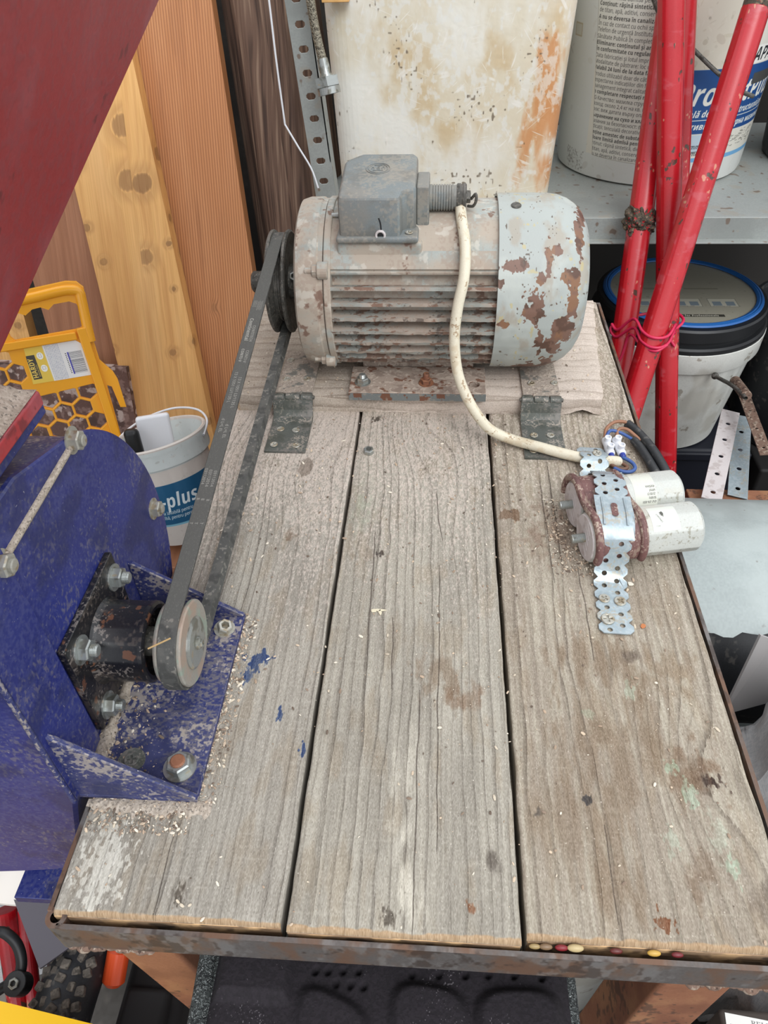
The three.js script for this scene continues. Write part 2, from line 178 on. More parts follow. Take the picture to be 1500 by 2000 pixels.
M.cordBlack = grunge({ size: 0.05, res: 256, base: 0x2c2e30, layers: [{ c: 0x6a6660, f: [8, 8], t: 0.64, s: 0.08, a: 0.6 }], rough: 0.5 });
M.wireBlue = plain(0x3c5a96, 0.45); M.wireBrown = plain(0x6a4c3a, 0.5); M.wireCopper = plain(0x94684e, 0.5); M.wirePink = plain(0xc8224c, 0.4);
M.nylon = plain(0xe4e6ea, 0.35); M.navy = plain(0x2c3c94, 0.4);
M.capacitor = grunge({ size: 0.12, res: 512, base: 0xc0c2bb, layers: [{ c: 0xbfb9a8, f: [6, 6], o: 6, t: 0.56, s: 0.1, a: 0.5 }, { c: 0x8d8878, f: [60, 60], m: 6, o: 4, t: 0.615, s: 0.03, a: 0.6 }], rough: 0.4 });
M.capEnd = grunge({ size: 0.05, res: 256, base: 0xcfc8c6, layers: [{ c: 0xb3a8a4, f: [6, 6], t: 0.58, s: 0.08, a: 0.7 }], rough: 0.55 });
M.sleeve = grunge({ size: 0.07, res: 512, base: 0x6e4c48, layers: [{ c: 0x9a8878, f: [40, 24], m: 5, o: 5, t: 0.515, s: 0.06, a: 0.75 }, { c: 0x523836, f: [9, 9], o: 5, t: 0.56, s: 0.1, a: 0.5 }, { c: 0xc0b2a0, f: [50, 50], m: 7, o: 3, t: 0.62, s: 0.04, a: 0.7 }], rough: 0.55, bump: 0.0004 });
M.hinge = grunge({ size: 0.09, res: 512, base: 0x5e615c, layers: [{ c: 0x86807a, f: [50, 50], m: 5, o: 4, t: 0.52, s: 0.08, a: 0.7, h: 0.2 }, { c: 0xb4a89a, f: [60, 60], m: 6, o: 3, t: 0.60, s: 0.05, a: 0.7 }, { c: 0x44473f, f: [7, 7], o: 5, t: 0.56, s: 0.12, a: 0.5 }], rough: 0.6, metal: 0.3, bump: 0.0005 });
M.hingeDusty = grunge({ size: 0.06, res: 512, base: 0xa09488, layers: [{ c: 0xbcae9f, f: [24, 24], o: 3, t: 0.55, s: 0.08, a: 0.8, h: 0.3 }, { c: 0x646560, f: [6, 6], o: 5, t: 0.60, s: 0.05, a: 0.8 }, { c: 0x7c6c60, f: [40, 40], o: 2, t: 0.7, s: 0.05, a: 0.7 }], rough: 0.9, bump: 0.001 });
M.footDusty = grunge({ size: 0.09, res: 512, base: 0xa39385, layers: [{ c: 0xbbac9d, f: [28, 28], o: 3, t: 0.55, s: 0.08, a: 0.8, h: 0.3 }, { c: 0x857468, f: [14, 14], o: 4, t: 0.58, s: 0.06, a: 0.7 }, { c: 0x6c4634, f: [9, 12], o: 4, t: 0.66, s: 0.025, a: 0.8 }], rough: 0.92, bump: 0.0012 });
M.footFront = grunge({ size: 0.09, res: 512, base: 0x6b6f6d, layers: [{ c: 0x6a4330, f: [9, 9], o: 4, t: 0.55, s: 0.02, a: 0.95, h: -0.2 }, { c: 0x8d8478, f: [22, 22], o: 3, t: 0.62, s: 0.05, a: 0.7 }], rough: 0.7, bump: 0.0006 });
M.tray = std({ color: 0xfaae28, roughness: 0.32, clearcoat: 0.3, clearcoatRoughness: 0.2 });
M.braid = grunge({ size: 0.02, res: 256, base: 0x8c8676, layers: [{ c: 0x4c463c, f: [16, 16], o: 1, t: 0.55, s: 0.08, a: 0.8, h: -0.4 }, { c: 0xb4ac98, f: [20, 20], o: 1, t: 0.66, s: 0.06, a: 0.8, h: 0.3 }], rough: 0.45, metal: 0.5, bump: 0.0008 });
M.knob = grunge({ size: 0.04, res: 256, base: 0x5c5650, layers: [{ c: 0x7c746a, f: [9, 9], o: 4, t: 0.5, s: 0.1, a: 0.7 }, { c: 0x38342f, f: [12, 12], o: 3, t: 0.58, s: 0.08, a: 0.7 }], rough: 0.9 });
M.yellow = plain(0xe6b400, 0.4);
M.floor = grunge({ size: 0.9, res: 512, base: 0x5a5652, layers: [{ c: 0x48443f, f: [5, 5], t: 0.5, s: 0.15 }, { c: 0x77716a, f: [20, 20], t: 0.62, s: 0.08 }], rough: 0.9, bump: 0.002 });
M.wall = grunge({ size: 1.2, res: 512, base: 0x3a3632, layers: [{ c: 0x2a2724, f: [4, 8], t: 0.5, s: 0.15 }], rough: 0.9 });
M.cushion = grunge({ size: 0.16, res: 704, base: 0x1b161b, layers: [{ c: 0x262026, f: [90, 90], o: 2, t: 0.5, s: 0.2, a: 0.6, h: 0.4 }, { c: 0x8b8789, f: [190, 190], m: 5, o: 1, t: 0.735, s: 0.03, a: 0.7 }], rough: 0.92, bump: 0.0006 });
M.pile = grunge({ size: 0.04, res: 512, base: 0x3c403f, layers: [{ c: 0x6f7473, f: [40, 40], o: 2, t: 0.55, s: 0.1, a: 0.8, h: 0.5 }, { c: 0x1e2021, f: [30, 30], o: 2, t: 0.6, s: 0.1, a: 0.8 }, { c: 0xb0b2b0, f: [70, 70], o: 1, t: 0.86, s: 0.04 }], rough: 1, bump: 0.003 });
M.sack = grunge({ size: 0.06, res: 512, base: 0xd9d9d9, layers: [{ c: 0xc2c4c6, f: [60, 10], o: 2, t: 0.52, s: 0.12, a: 0.7, h: 0.3 }, { c: 0xc6c8ca, f: [10, 60], o: 2, t: 0.55, s: 0.12, a: 0.6, h: 0.2 }], rough: 0.62, bump: 0.0004 });
M.bark = (() => { const { map, bump } = dtex(768, 1024, (u, v, o) => { const w = fbm(u, v, 3, 2, 4, 71), uu = u + (w - 0.5) * 0.16, fib = vn(uu * 150 + 300, v * 14, 640, 14, 72) * 0.6 + vn(uu * 320 + 600, v * 30, 1023, 30, 73) * 0.4, g = fbm(u, v, 16, 3, 5, 75); o[0] = 104; o[1] = 80; o[2] = 66; mixInto(o, [150, 126, 106], sst(0.5, 0.85, fib) * 0.75); mixInto(o, [58, 42, 34], sst(0.45, 0.12, fib) * 0.8); mixInto(o, [66, 48, 40], sst(0.5, 0.7, g) * 0.7); mixInto(o, [134, 116, 100], sst(0.56, 0.7, fbm(u, v, 7, 5, 4, 79)) * 0.4); o[3] = fib * 0.7 + (1 - sst(0.5, 0.65, g)) * 0.3; }); return std({ map, bumpMap: bump, bumpScale: 0.002, roughness: 0.82 }); })();
// planed pine, uv: u across 0..1, v along 0..1
function pineTex(base, dark, pale, seed, straight, knots) {
  const b = hex(base), d = hex(dark), p = hex(pale);
  const { map, bump } = dtex(512, 1024, (u, v, o) => {
    let g = straight ? u * 26 + (fbm(u, v, 2, 2, 2, seed) - 0.5) * 1.5 : u * 7 + (fbm(u, v, 2, 2, 2, seed) - 0.5) * 6, kd = 0;
    for (const [ku, kv, r, c] of knots) { const x = (u - ku) / r, y = (v - kv) / (r * 0.085), q = x * x + y * y; if (q < 12) { g += 1.6 * Math.exp(-q * 0.5); kd = Math.max(kd, sst(1, 0.55, q + (fbm(u, v, 60, 60, 2, 3) - 0.5) * 0.5) * c); if (q > 1) kd = Math.max(kd, sst(5, 1.2, q) * 0.28 * c); } }
    const fr = g - Math.floor(g), ln = sst(0.4, 0.85, fr) * sst(1.02, 0.9, fr), fib = vn(u * 160, v * 30, 160, 30, seed + 3);
    o[0] = b[0]; o[1] = b[1]; o[2] = b[2];
    mixInto(o, p, sst(0.35, 0.75, fbm(u, v, 3, 5, 4, seed + 5)) * 0.7); mixInto(o, d, ln * (straight ? 0.6 : 0.2) * (0.6 + 0.6 * fib)); mixInto(o, d, sst(0.5, 0.8, fbm(u, v, 8, 12, 5, seed + 8)) * 0.25);
    if (kd) mixInto(o, [122, 86, 52], kd * 0.7);
    const f = (fib - 0.5) * 16; o[0] += f; o[1] += f; o[2] += f; o[3] = 0.6 - ln * 0.3 + (fib - 0.5) * 0.2;
  });
  return std({ map, bumpMap: bump, bumpScale: 0.0006, roughness: 0.6 });
}
M.pineRed = pineTex(0xb87c4e, 0x7c4a2a, 0xc48c5e, 80, true, [[0.75, 0.42, 0.06, 0.4]]);
M.pineYellow = pineTex(0xdca866, 0xb47a44, 0xe4b87c, 90, false, [[0.38, 0.569, 0.085, 0.8], [0.97, 0.596, 0.13, 0.75], [0.96, 0.548, 0.13, 0.75], [0.11, 0.544, 0.12, 0.9], [0.43, 0.51, 0.05, 0.8], [0.33, 0.486, 0.04, 0.9], [0.57, 0.476, 0.05, 0.6], [0.05, 0.476, 0.1, 0.7], [0.33, 0.442, 0.03, 0.9], [0.24, 0.378, 0.05, 0.7], [0.52, 0.387, 0.05, 0.8], [0.6, 0.3, 0.06, 0.8]]);

M.pineOrange = pineTex(0xa47050, 0x7c4e34, 0xb07e5e, 103, false, [[0.5, 0.3, 0.14, 0.3]]);

// ---------------------------------------------------------------- the bench
function boardGeo(x0, x1, zf, zb, th, u0, uw, vl, seed) {          // top face at y = 0, worn edges; uv over the board's own texture
  const W = x1 - x0, xs = [0, 0.0006, 0.002, 0.006]; for (let i = 1; i < 8; i++) xs.push(0.006 + (W - 0.012) * i / 8); xs.push(W - 0.006, W - 0.002, W - 0.0006, W);
  const zs = [0, 0.0012, 0.0032]; const L = zf - zb; for (let i = 1; i < 160; i++) zs.push(0.0032 + (L - 0.0052) * i / 160); zs.push(L - 0.002, L);
  const pos = [], uv = [], idx = [], nx = xs.length, nz = zs.length;
  const py = (i, j) => { const e = Math.min(xs[i], W - xs[i], zs[j] + 0.0002); return (e < 0.0003 ? -0.0016 : e < 0.001 ? -0.0006 : e < 0.0025 ? -0.0001 : 0) - (j === 0 ? 0.0024 : j === 1 ? 0.0007 : 0) * (0.6 + 0.8 * vn(xs[i] * 70, 5.5, 99, 99, seed + 4)) + (vn(xs[i] * 60, zs[j] * 14, 99, 99, seed) - 0.5) * 0.0007; };
  const px = (i, j) => { const n = vn(zs[j] * 38, 3.5, 99, 99, seed + 1) * 0.0011 + vn(zs[j] * 130, 7.5, 199, 99, seed + 2) * 0.0006; return x0 + xs[i] + (i < 3 ? n * (i < 2 ? 1 : 0.4) : i > nx - 4 ? -n * (i > nx - 3 ? 1 : 0.4) : 0); };
  for (let j = 0; j < nz; j++) for (let i = 0; i < nx; i++) { pos.push(px(i, j), py(i, j), zf - zs[j]); uv.push(u0 + xs[i] / W * uw, zs[j] / vl); }
  for (let j = 0; j < nz - 1; j++) for (let i = 0; i < nx - 1; i++) { const a = j * nx + i; idx.push(a, a + 1, a + nx, a + 1, a + nx + 1, a + nx); }
  const ring = []; for (let i = 0; i < nx; i++) ring.push(i); for (let j = 1; j < nz; j++) ring.push(j * nx + nx - 1); for (let i = nx - 2; i >= 0; i--) ring.push((nz - 1) * nx + i); for (let j = nz - 2; j > 0; j--) ring.push(j * nx);
  const b = pos.length / 3; for (const r of ring) { pos.push(pos[r * 3], pos[r * 3 + 1], pos[r * 3 + 2], pos[r * 3], -th, pos[r * 3 + 2]); uv.push(uv[r * 2], uv[r * 2 + 1], uv[r * 2] + 0.02, uv[r * 2 + 1] + 0.03); }
  for (let k = 0; k < ring.length; k++) { const n = (k + 1) % ring.length, a = b + k * 2, c = b + n * 2; idx.push(a, a + 1, c, c, a + 1, c + 1); }
  const q = pos.length / 3; pos.push(x0, -th, zf, x1, -th, zf, x1, -th, zb, x0, -th, zb); uv.push(0, 0, 1, 0, 1, 1, 0, 1); idx.push(q, q + 2, q + 1, q, q + 3, q + 2);
  const g = new THREE.BufferGeometry(); g.setAttribute('position', new THREE.Float32BufferAttribute(pos, 3)); g.setAttribute('uv', new THREE.Float32BufferAttribute(uv, 2)); g.setIndex(idx); g.computeVertexNormals(); return g;
}
const LB = 0.80, PAINT = 0x2c3e66, STAIN = 0x75624e;
const boards = [
  [-0.2125, -0.0709, -0.0005, { seed: 200, light: 0xaaa498, mid: 0x938d82, dark: 0x625b52, ring: 0.0075, dusty: 0.8,
    knots: [{ x: -0.118, z: -0.432, rx: 0.03, rz: 0.06, a: 2.2, core: 0.55 }, { x: -0.19, z: -0.44, rx: 0.035, rz: 0.08, a: 2.6 }],
    stains: [{ x: -0.122, z: -0.188, rx: 0.011, rz: 0.013, c: PAINT, a: 0.85, soft: 0.25, n: 1, f: 1.6 }, { x: -0.128, z: -0.176, rx: 0.006, rz: 0.012, c: PAINT, a: 0.6, soft: 0.3, n: 2, f: 2 }, { x: -0.0965, z: -0.143, rx: 0.0028, rz: 0.007, c: PAINT, a: 0.8, soft: 0.3, n: 3, f: 3 }, { x: -0.0748, z: -0.115, rx: 0.0032, rz: 0.008, c: PAINT, a: 0.85, soft: 0.3, n: 4, f: 3 }, { x: -0.1366, z: -0.0146, rx: 0.006, rz: 0.007, c: 0x4e463c, a: 0.8, soft: 0.5, n: 5, f: 3 }, { x: -0.118, z: -0.33, rx: 0.007, rz: 0.012, c: 0x6a5442, a: 0.55, soft: 0.5, n: 6, f: 2 }, { x: -0.18, z: -0.06, rx: 0.035, rz: 0.05, c: 0x6c665c, a: 0.5, soft: 0.8, n: 7 }, { x: -0.19, z: -0.03, rx: 0.02, rz: 0.04, c: 0xd0ccc0, a: 0.7, soft: 0.25, n: 8, f: 3 }],
    cracks: [{ x: -0.15, z0: -0.05, z1: 0, w: 0.0003, sl: 0.02 }] }],
  [-0.0691, 0.0705, 0.0012, { seed: 240, light: 0xaca698, mid: 0x958f83, dark: 0x645d53, ring: 0.0082, dusty: 0.66,
    knots: [{ x: 0.0, z: -0.52, rx: 0.035, rz: 0.07, a: 4.2 }, { x: 0.03, z: -0.34, rx: 0.02, rz: 0.06, a: 0.9 }],
    stains: [{ x: -0.0007, z: -0.036, rx: 0.013, rz: 0.045, c: 0xccc6b6, a: 0.8, soft: 0.4, n: 11, long: 2 }, { x: 0, z: -0.10, rx: 0.012, rz: 0.05, c: 0xc8c2b2, a: 0.55, soft: 0.5, n: 12, long: 2 }, { x: -0.0078, z: -0.0095, rx: 0.006, rz: 0.0075, c: 0x524a40, a: 0.85, soft: 0.4, n: 13, f: 3 }, { x: -0.0323, z: -0.312, rx: 0.005, rz: 0.006, c: 0x3e3630, a: 0.85, soft: 0.4, n: 14, f: 3 }, { x: -0.045, z: -0.31, rx: 0.02, rz: 0.012, c: STAIN, a: 0.4, soft: 0.6, n: 15 }, { x: 0.02, z: -0.185, rx: 0.02, rz: 0.035, c: STAIN, a: 0.55, soft: 0.5, n: 16 }, { x: 0.04, z: -0.165, rx: 0.015, rz: 0.016, c: 0x6b4e38, a: 0.45, soft: 0.5, n: 17 }, { x: 0.054, z: -0.045, rx: 0.008, rz: 0.009, c: 0x524a42, a: 0.7, soft: 0.6, n: 18 }, { x: 0.041, z: -0.018, rx: 0.005, rz: 0.004, c: 0x7a4c30, a: 0.75, soft: 0.4, n: 19, f: 3 }, { x: -0.055, z: -0.37, rx: 0.012, rz: 0.04, c: 0x98a48c, a: 0.35, soft: 0.6, n: 20 }, { x: -0.05, z: -0.52, rx: 0.006, rz: 0.006, c: 0x3c342c, a: 0.8, soft: 0.4, n: 21, f: 3 }],
    cracks: [{ x: 0.006, z0: -0.17, z1: 0, w: 0.0003, sl: 0.0 }, { x: -0.018, z0: -0.24, z1: -0.17, w: 0.0004, sl: 0.03 }, { x: 0.02, z0: -0.3, z1: -0.05, w: 0.0003 }, { x: -0.04, z0: -0.34, z1: -0.2, w: 0.0004, sl: 0.03 }, { x: 0.015, z0: -0.4, z1: -0.33, w: 0.0004, sl: 0.1 }] }],
  [0.0722, 0.2295, -0.0016, { seed: 280, light: 0xaca493, mid: 0x94897a, dark: 0x62584c, ring: 0.011, dusty: 0.4,
    knots: [{ x: 0.197, z: -0.105, rx: 0.028, rz: 0.05, a: 2.4, core: 0.5 }, { x: 0.19, z: -0.5, rx: 0.03, rz: 0.08, a: 2.5 }, { x: 0.13, z: -0.2, rx: 0.02, rz: 0.06, a: 1 }],
    stains: [{ x: 0.2026, z: -0.103, rx: 0.010, rz: 0.006, c: 0x3c2e26, a: 0.9, soft: 0.3, n: 31, f: 2.4 }, { x: 0.192, z: -0.108, rx: 0.02, rz: 0.024, c: 0x6c5440, a: 0.7, soft: 0.4, n: 32 }, { x: 0.087, z: -0.365, rx: 0.017, rz: 0.012, c: 0x6e5642, a: 0.75, soft: 0.3, n: 33 }, { x: 0.122, z: -0.34, rx: 0.03, rz: 0.05, c: 0x7c6656, a: 0.6, soft: 0.6, n: 34 }, { x: 0.145, z: -0.195, rx: 0.05, rz: 0.05, c: STAIN, a: 0.68, soft: 0.6, n: 35, long: 2 }, { x: 0.15, z: -0.12, rx: 0.06, rz: 0.06, c: STAIN, a: 0.6, soft: 0.6, n: 36, long: 2 }, { x: 0.105, z: -0.08, rx: 0.03, rz: 0.07, c: STAIN, a: 0.5, soft: 0.6, n: 37, long: 3 }, { x: 0.13, z: -0.03, rx: 0.018, rz: 0.05, c: STAIN, a: 0.55, soft: 0.4, n: 38, long: 3 }, { x: 0.18, z: -0.04, rx: 0.02, rz: 0.02, c: 0x6e5a48, a: 0.6, soft: 0.5, n: 39 }, { x: 0.1535, z: -0.0118, rx: 0.0068, rz: 0.0085, c: 0x6e452c, a: 0.95, soft: 0.12, n: 40, f: 2 }, { x: 0.1625, z: -0.173, rx: 0.006, rz: 0.012, c: 0xa4b8a2, a: 0.36, soft: 0.3, n: 42, f: 2.4 }, { x: 0.129, z: -0.153, rx: 0.007, rz: 0.005, c: 0x98ac92, a: 0.32, soft: 0.3, n: 43, f: 2.4 }, { x: 0.1776, z: -0.112, rx: 0.008, rz: 0.005, c: 0x9cbaa0, a: 0.42, soft: 0.25, n: 44, f: 3 }, { x: 0.187, z: -0.093, rx: 0.006, rz: 0.012, c: 0x9cbaa0, a: 0.42, soft: 0.25, n: 45, f: 3 }, { x: 0.1985, z: -0.066, rx: 0.008, rz: 0.018, c: 0xacbeaa, a: 0.3, soft: 0.4, n: 46, f: 2.4 }, { x: 0.202, z: -0.045, rx: 0.004, rz: 0.012, c: 0x9cbaa0, a: 0.38, soft: 0.3, n: 47, f: 3 }, { x: 0.168, z: -0.06, rx: 0.006, rz: 0.012, c: 0xa8baa6, a: 0.3, soft: 0.3, n: 48, f: 3 }, { x: 0.215, z: -0.03, rx: 0.014, rz: 0.014, c: 0x5e5248, a: 0.55, soft: 0.6, n: 49 }, { x: 0.2, z: -0.19, rx: 0.03, rz: 0.03, c: 0x7a6650, a: 0.55, soft: 0.6, n: 50 }, { x: 0.165, z: -0.205, rx: 0.012, rz: 0.01, c: 0x564a40, a: 0.6, soft: 0.6, n: 51 }, { x: 0.12, z: -0.085, rx: 0.005, rz: 0.004, c: 0x3a3634, a: 0.85, soft: 0.3, n: 52, f: 3 }, { x: 0.0845, z: -0.075, rx: 0.004, rz: 0.004, c: 0x3a3634, a: 0.7, soft: 0.4, n: 53, f: 3 }],
    cracks: [{ x: 0.127, z0: -0.07, z1: -0.01, w: 0.0002 }, { x: 0.128, z0: -0.44, z1: -0.3, w: 0.0005, sl: -0.01 }, { x: 0.118, z0: -0.42, z1: -0.28, w: 0.0003 }, { x: 0.14, z0: -0.30, z1: -0.2, w: 0.0004 }] }],
];
const bench = thing('workbench', 'weathered three-board workbench on rusty steel angle legs', 'workbench', [0, -DROP, -0.39]);
for (const [x0, x1, zf, spec] of boards) {
  const t = boardTex([576, 2048], x1 - x0, LB, x0, spec);
  const mat = std({ map: t.map, bumpMap: t.bump, bumpScale: 0.0011, roughness: 0.88 });
  const b = part(bench, 'board', boardGeo(x0, x1, zf, zf - LB, 0.028, 0, 1, LB, spec.seed), mat, { uv: true });
  part(b, 'sawn_end', bx(x0 + 0.0012, x1 - 0.0012, -0.027, -0.0042, zf - 0.001, zf + 0.0005, 0.0006), M.endGrain);
}
{ const railShape = (len) => { const s = poly([[0, 0], [0.003, 0], [0.003, -0.0305], [-0.0, -0.0305], [-0.0, -0.033], [-0.028, -0.033], [-0.028, -0.030], [0, -0.030]]); return extr(s, len, 0.0006, 2); };
  // angle section: outer face vertical, inner leg under the boards
  part(bench, 'front_rail', [place(railShape(0.442), V(-0.208, -0.003, 0.0042), V(0, 0, 1), V(0, 1, 0)).translate(0.442, 0, 0), lathe([[0.0035, -0.033], [0.0065, -0.033], [0.0065, 0], [0.0035, 0]], V(-0.2090, -0.003, 0.0007), V(0, 1, 0), 24)], M.rail);
  part(bench, 'side_rail', place(railShape(0.80), V(-0.2127, -0.0025, -0.002), V(-1, 0, 0), V(0, 1, 0)).translate(0, 0, 0), M.rail);
  part(bench, 'side_rail', place(railShape(0.80), V(0.2318, -0.0025, -0.802), V(1, 0, 0), V(0, 1, 0)), M.rail);
  part(bench, 'back_rail', bx(-0.215, 0.235, -0.0355, -0.0025, -0.806, -0.803, 0.0006), M.rail);
  // legs: angle steel
  for (const [xa, xb, k] of [[-0.2155, -0.1715, 0.17], [0.177, 0.2235, -0.05]]) for (const [za, zb] of [[-0.0575, -0.0125], [-0.80, -0.755]]) { const g = bx(xa, xb, -DROP, -0.036, za, zb, 0.003, 3), p = g.attributes.position; for (let q = 0; q < p.count; q++) p.setX(q, p.getX(q) + k * (-0.036 - p.getY(q))); part(bench, 'leg', g, M.legRust); }
  const r = rng(5); const weld = (x0, x1) => { const g = []; for (let i = 0; i < 26; i++) { const x = x0 + (x1 - x0) * r(); g.push(new THREE.IcosahedronGeometry(0.0022 + r() * 0.0022, 1).scale(1.3, 0.8, 1).translate(x, -0.0345 - r() * 0.004, 0.003 + r() * 0.003)); } return g; };
  part(bench, 'weld', weld(-0.212, -0.155), M.weld); part(bench, 'weld', weld(0.172, 0.226), M.weld);
}

// ---------------------------------------------------------------- the hinged plank under the motor
{ const t = boardTex([512, 1024], 0.25, 0.42, 0, { seed: 330, light: 0xbcb0a2, mid: 0xaa9e90, dark: 0x786a5c, ring: 0.014, dusty: 1.1, knots: [{ x: 0.12, z: -0.3, rx: 0.04, rz: 0.06, a: 1.5 }], stains: [], cracks: [] });
  const mat = std({ map: t.map, bumpMap: t.bump, bumpScale: 0.0014, roughness: 0.92 });
  const s = poly([[-0.2095, 0.5325], [0.1935, 0.5325], [0.2165, 0.765], [-0.221, 0.765]]);     // x, -z
  const N = 60, g = new THREE.BoxGeometry(1, 1, 1, N, 3, 24), p = g.attributes.position, uv = g.attributes.uv;
  for (let i = 0; i < p.count; i++) { const a = p.getX(i) + 0.5, b = p.getY(i) + 0.5, c = 0.5 - p.getZ(i); const xl = -0.2095 - 0.0115 * c, xr = 0.1935 + 0.023 * c; let x = xl + (xr - xl) * a, y = 0.022 * b, z = -0.5325 - 0.2325 * c;
    const edge = Math.min(a * 0.42, (1 - a) * 0.42, c * 0.23, (1 - c) * 0.23); if (b > 0.99 && edge < 0.001) y -= 0.0018; if (b > 0.6) y += (vn(a * 24, c * 9, 99, 99, 8) - 0.5) * 0.0012; z += (vn(a * 30, b * 3, 99, 99, 9) - 0.5) * 0.0022 * (c < 0.02 ? 1 : 0); x += (vn(c * 18, b * 2, 99, 99, 10) - 0.5) * 0.003 * (a > 0.99 || a < 0.01 ? 1 : 0);
    if (b < 0.4 && a > 0.9) y += 0.0075 * Math.sin(Math.PI * sst(0.9, 1.0, a)) * (1 - b * 2);
    p.setXYZ(i, x, y, z); uv.setXY(i, (c * 0.2325 + (1 - b) * 0.022 + 0.01) / 0.27, a); }
  g.computeVertexNormals();
  solo('motor_plank', 'dusty short plank lying across the bench under the motor, hinged at its front', 'plank', g, mat, { uv: true });
  const front = (() => { const h = new THREE.BoxGeometry(0.401, 0.0185, 0.0006, 60, 1, 1).translate(-0.008, 0.0108, -0.5317); return h; });
}

// ---------------------------------------------------------------- the two hinges
function hinge(label, x0, x1, zBack, zFront, scr, scrUp) {
  const t = thing('strap_hinge', label, 'hinge', [(x0 + x1) / 2, 0, -0.5], 'steel hinges under the motor plank'), w = x1 - x0, y0 = 0.0228;
  const up = part(t, 'upper_leaf', [bx(x0 + 0.002, x1 - 0.001, y0, y0 + 0.0022, zBack, -0.5335, 0.0007), bx(x0 + w * 0.3, x1 - w * 0.3, y0 - 0.002, y0 + 0.0025, -0.537, -0.529, 0.0008)], M.hingeDusty, { label: 'dust-covered hinge leaf on the plank' });
  const s = poly([[0.0045, 0.023], [0.0075, 0.0235], [0.0105, 0.021], [0.0135, 0.0105], [0.018, 0.0045], [0.0245, 0.0028], [-zFront * -1 + 0, 0]].slice(0, 6).concat([[zFront + 0.5335, 0.0022], [zFront + 0.5335, 0.0002], [0.0225, 0.0004], [0.016, 0.0022], [0.0105, 0.009], [0.0075, 0.0205], [0.0045, 0.020]]));
  const low = part(t, 'lower_leaf', place(extr(s, w, 0.0004, 3), V(x1, 0, -0.5335), V(0, 0, 1), V(0, 1, 0)), M.hinge);
  const pinY = 0.0222, pz = -0.5275; const k = [[0, 0.3], [0.31, 0.69], [0.7, 1]];
  for (const [a, b] of k) part(t, 'knuckle', cyl(V(x0 + w * a + 0.0003, pinY, pz), V(x0 + w * b - 0.0003, pinY, pz), 0.0045, 20), M.hinge);
  part(t, 'hinge_pin', cyl(V(x0 - 0.0015, pinY, pz), V(x1 + 0.002, pinY, pz), 0.0022, 12), M.iron);
  scr.forEach(([x, z], i) => part(t, 'screw', screwGeo(V(x, 0.0025, z), V(0, 1, 0), 0.0042, i * 1.1), M.screw));
  scrUp.forEach(([x, z], i) => part(t, 'screw', screwGeo(V(x, y0 + 0.0021, z), V(0, 1, 0), 0.0042, 0.4 + i * 0.9), M.screw));
}
hinge('dark steel strap hinge under the belt, left of the motor foot', -0.1655, -0.1215, -0.622, -0.4553, [[-0.154, -0.4939], [-0.1369, -0.4925], [-0.1565, -0.4662], [-0.1327, -0.465]], [[-0.1572, -0.6007], [-0.1341, -0.609], [-0.1554, -0.5595], [-0.132, -0.5599]]);
hinge('dark steel strap hinge under the fan cover, with the white cable crossing it', 0.1055, 0.1485, -0.628, -0.4515, [[0.1181, -0.4897], [0.1353, -0.4901], [0.1153, -0.4629]], [[0.118, -0.5555], [0.1434, -0.5568], [0.1430, -0.6058]]);

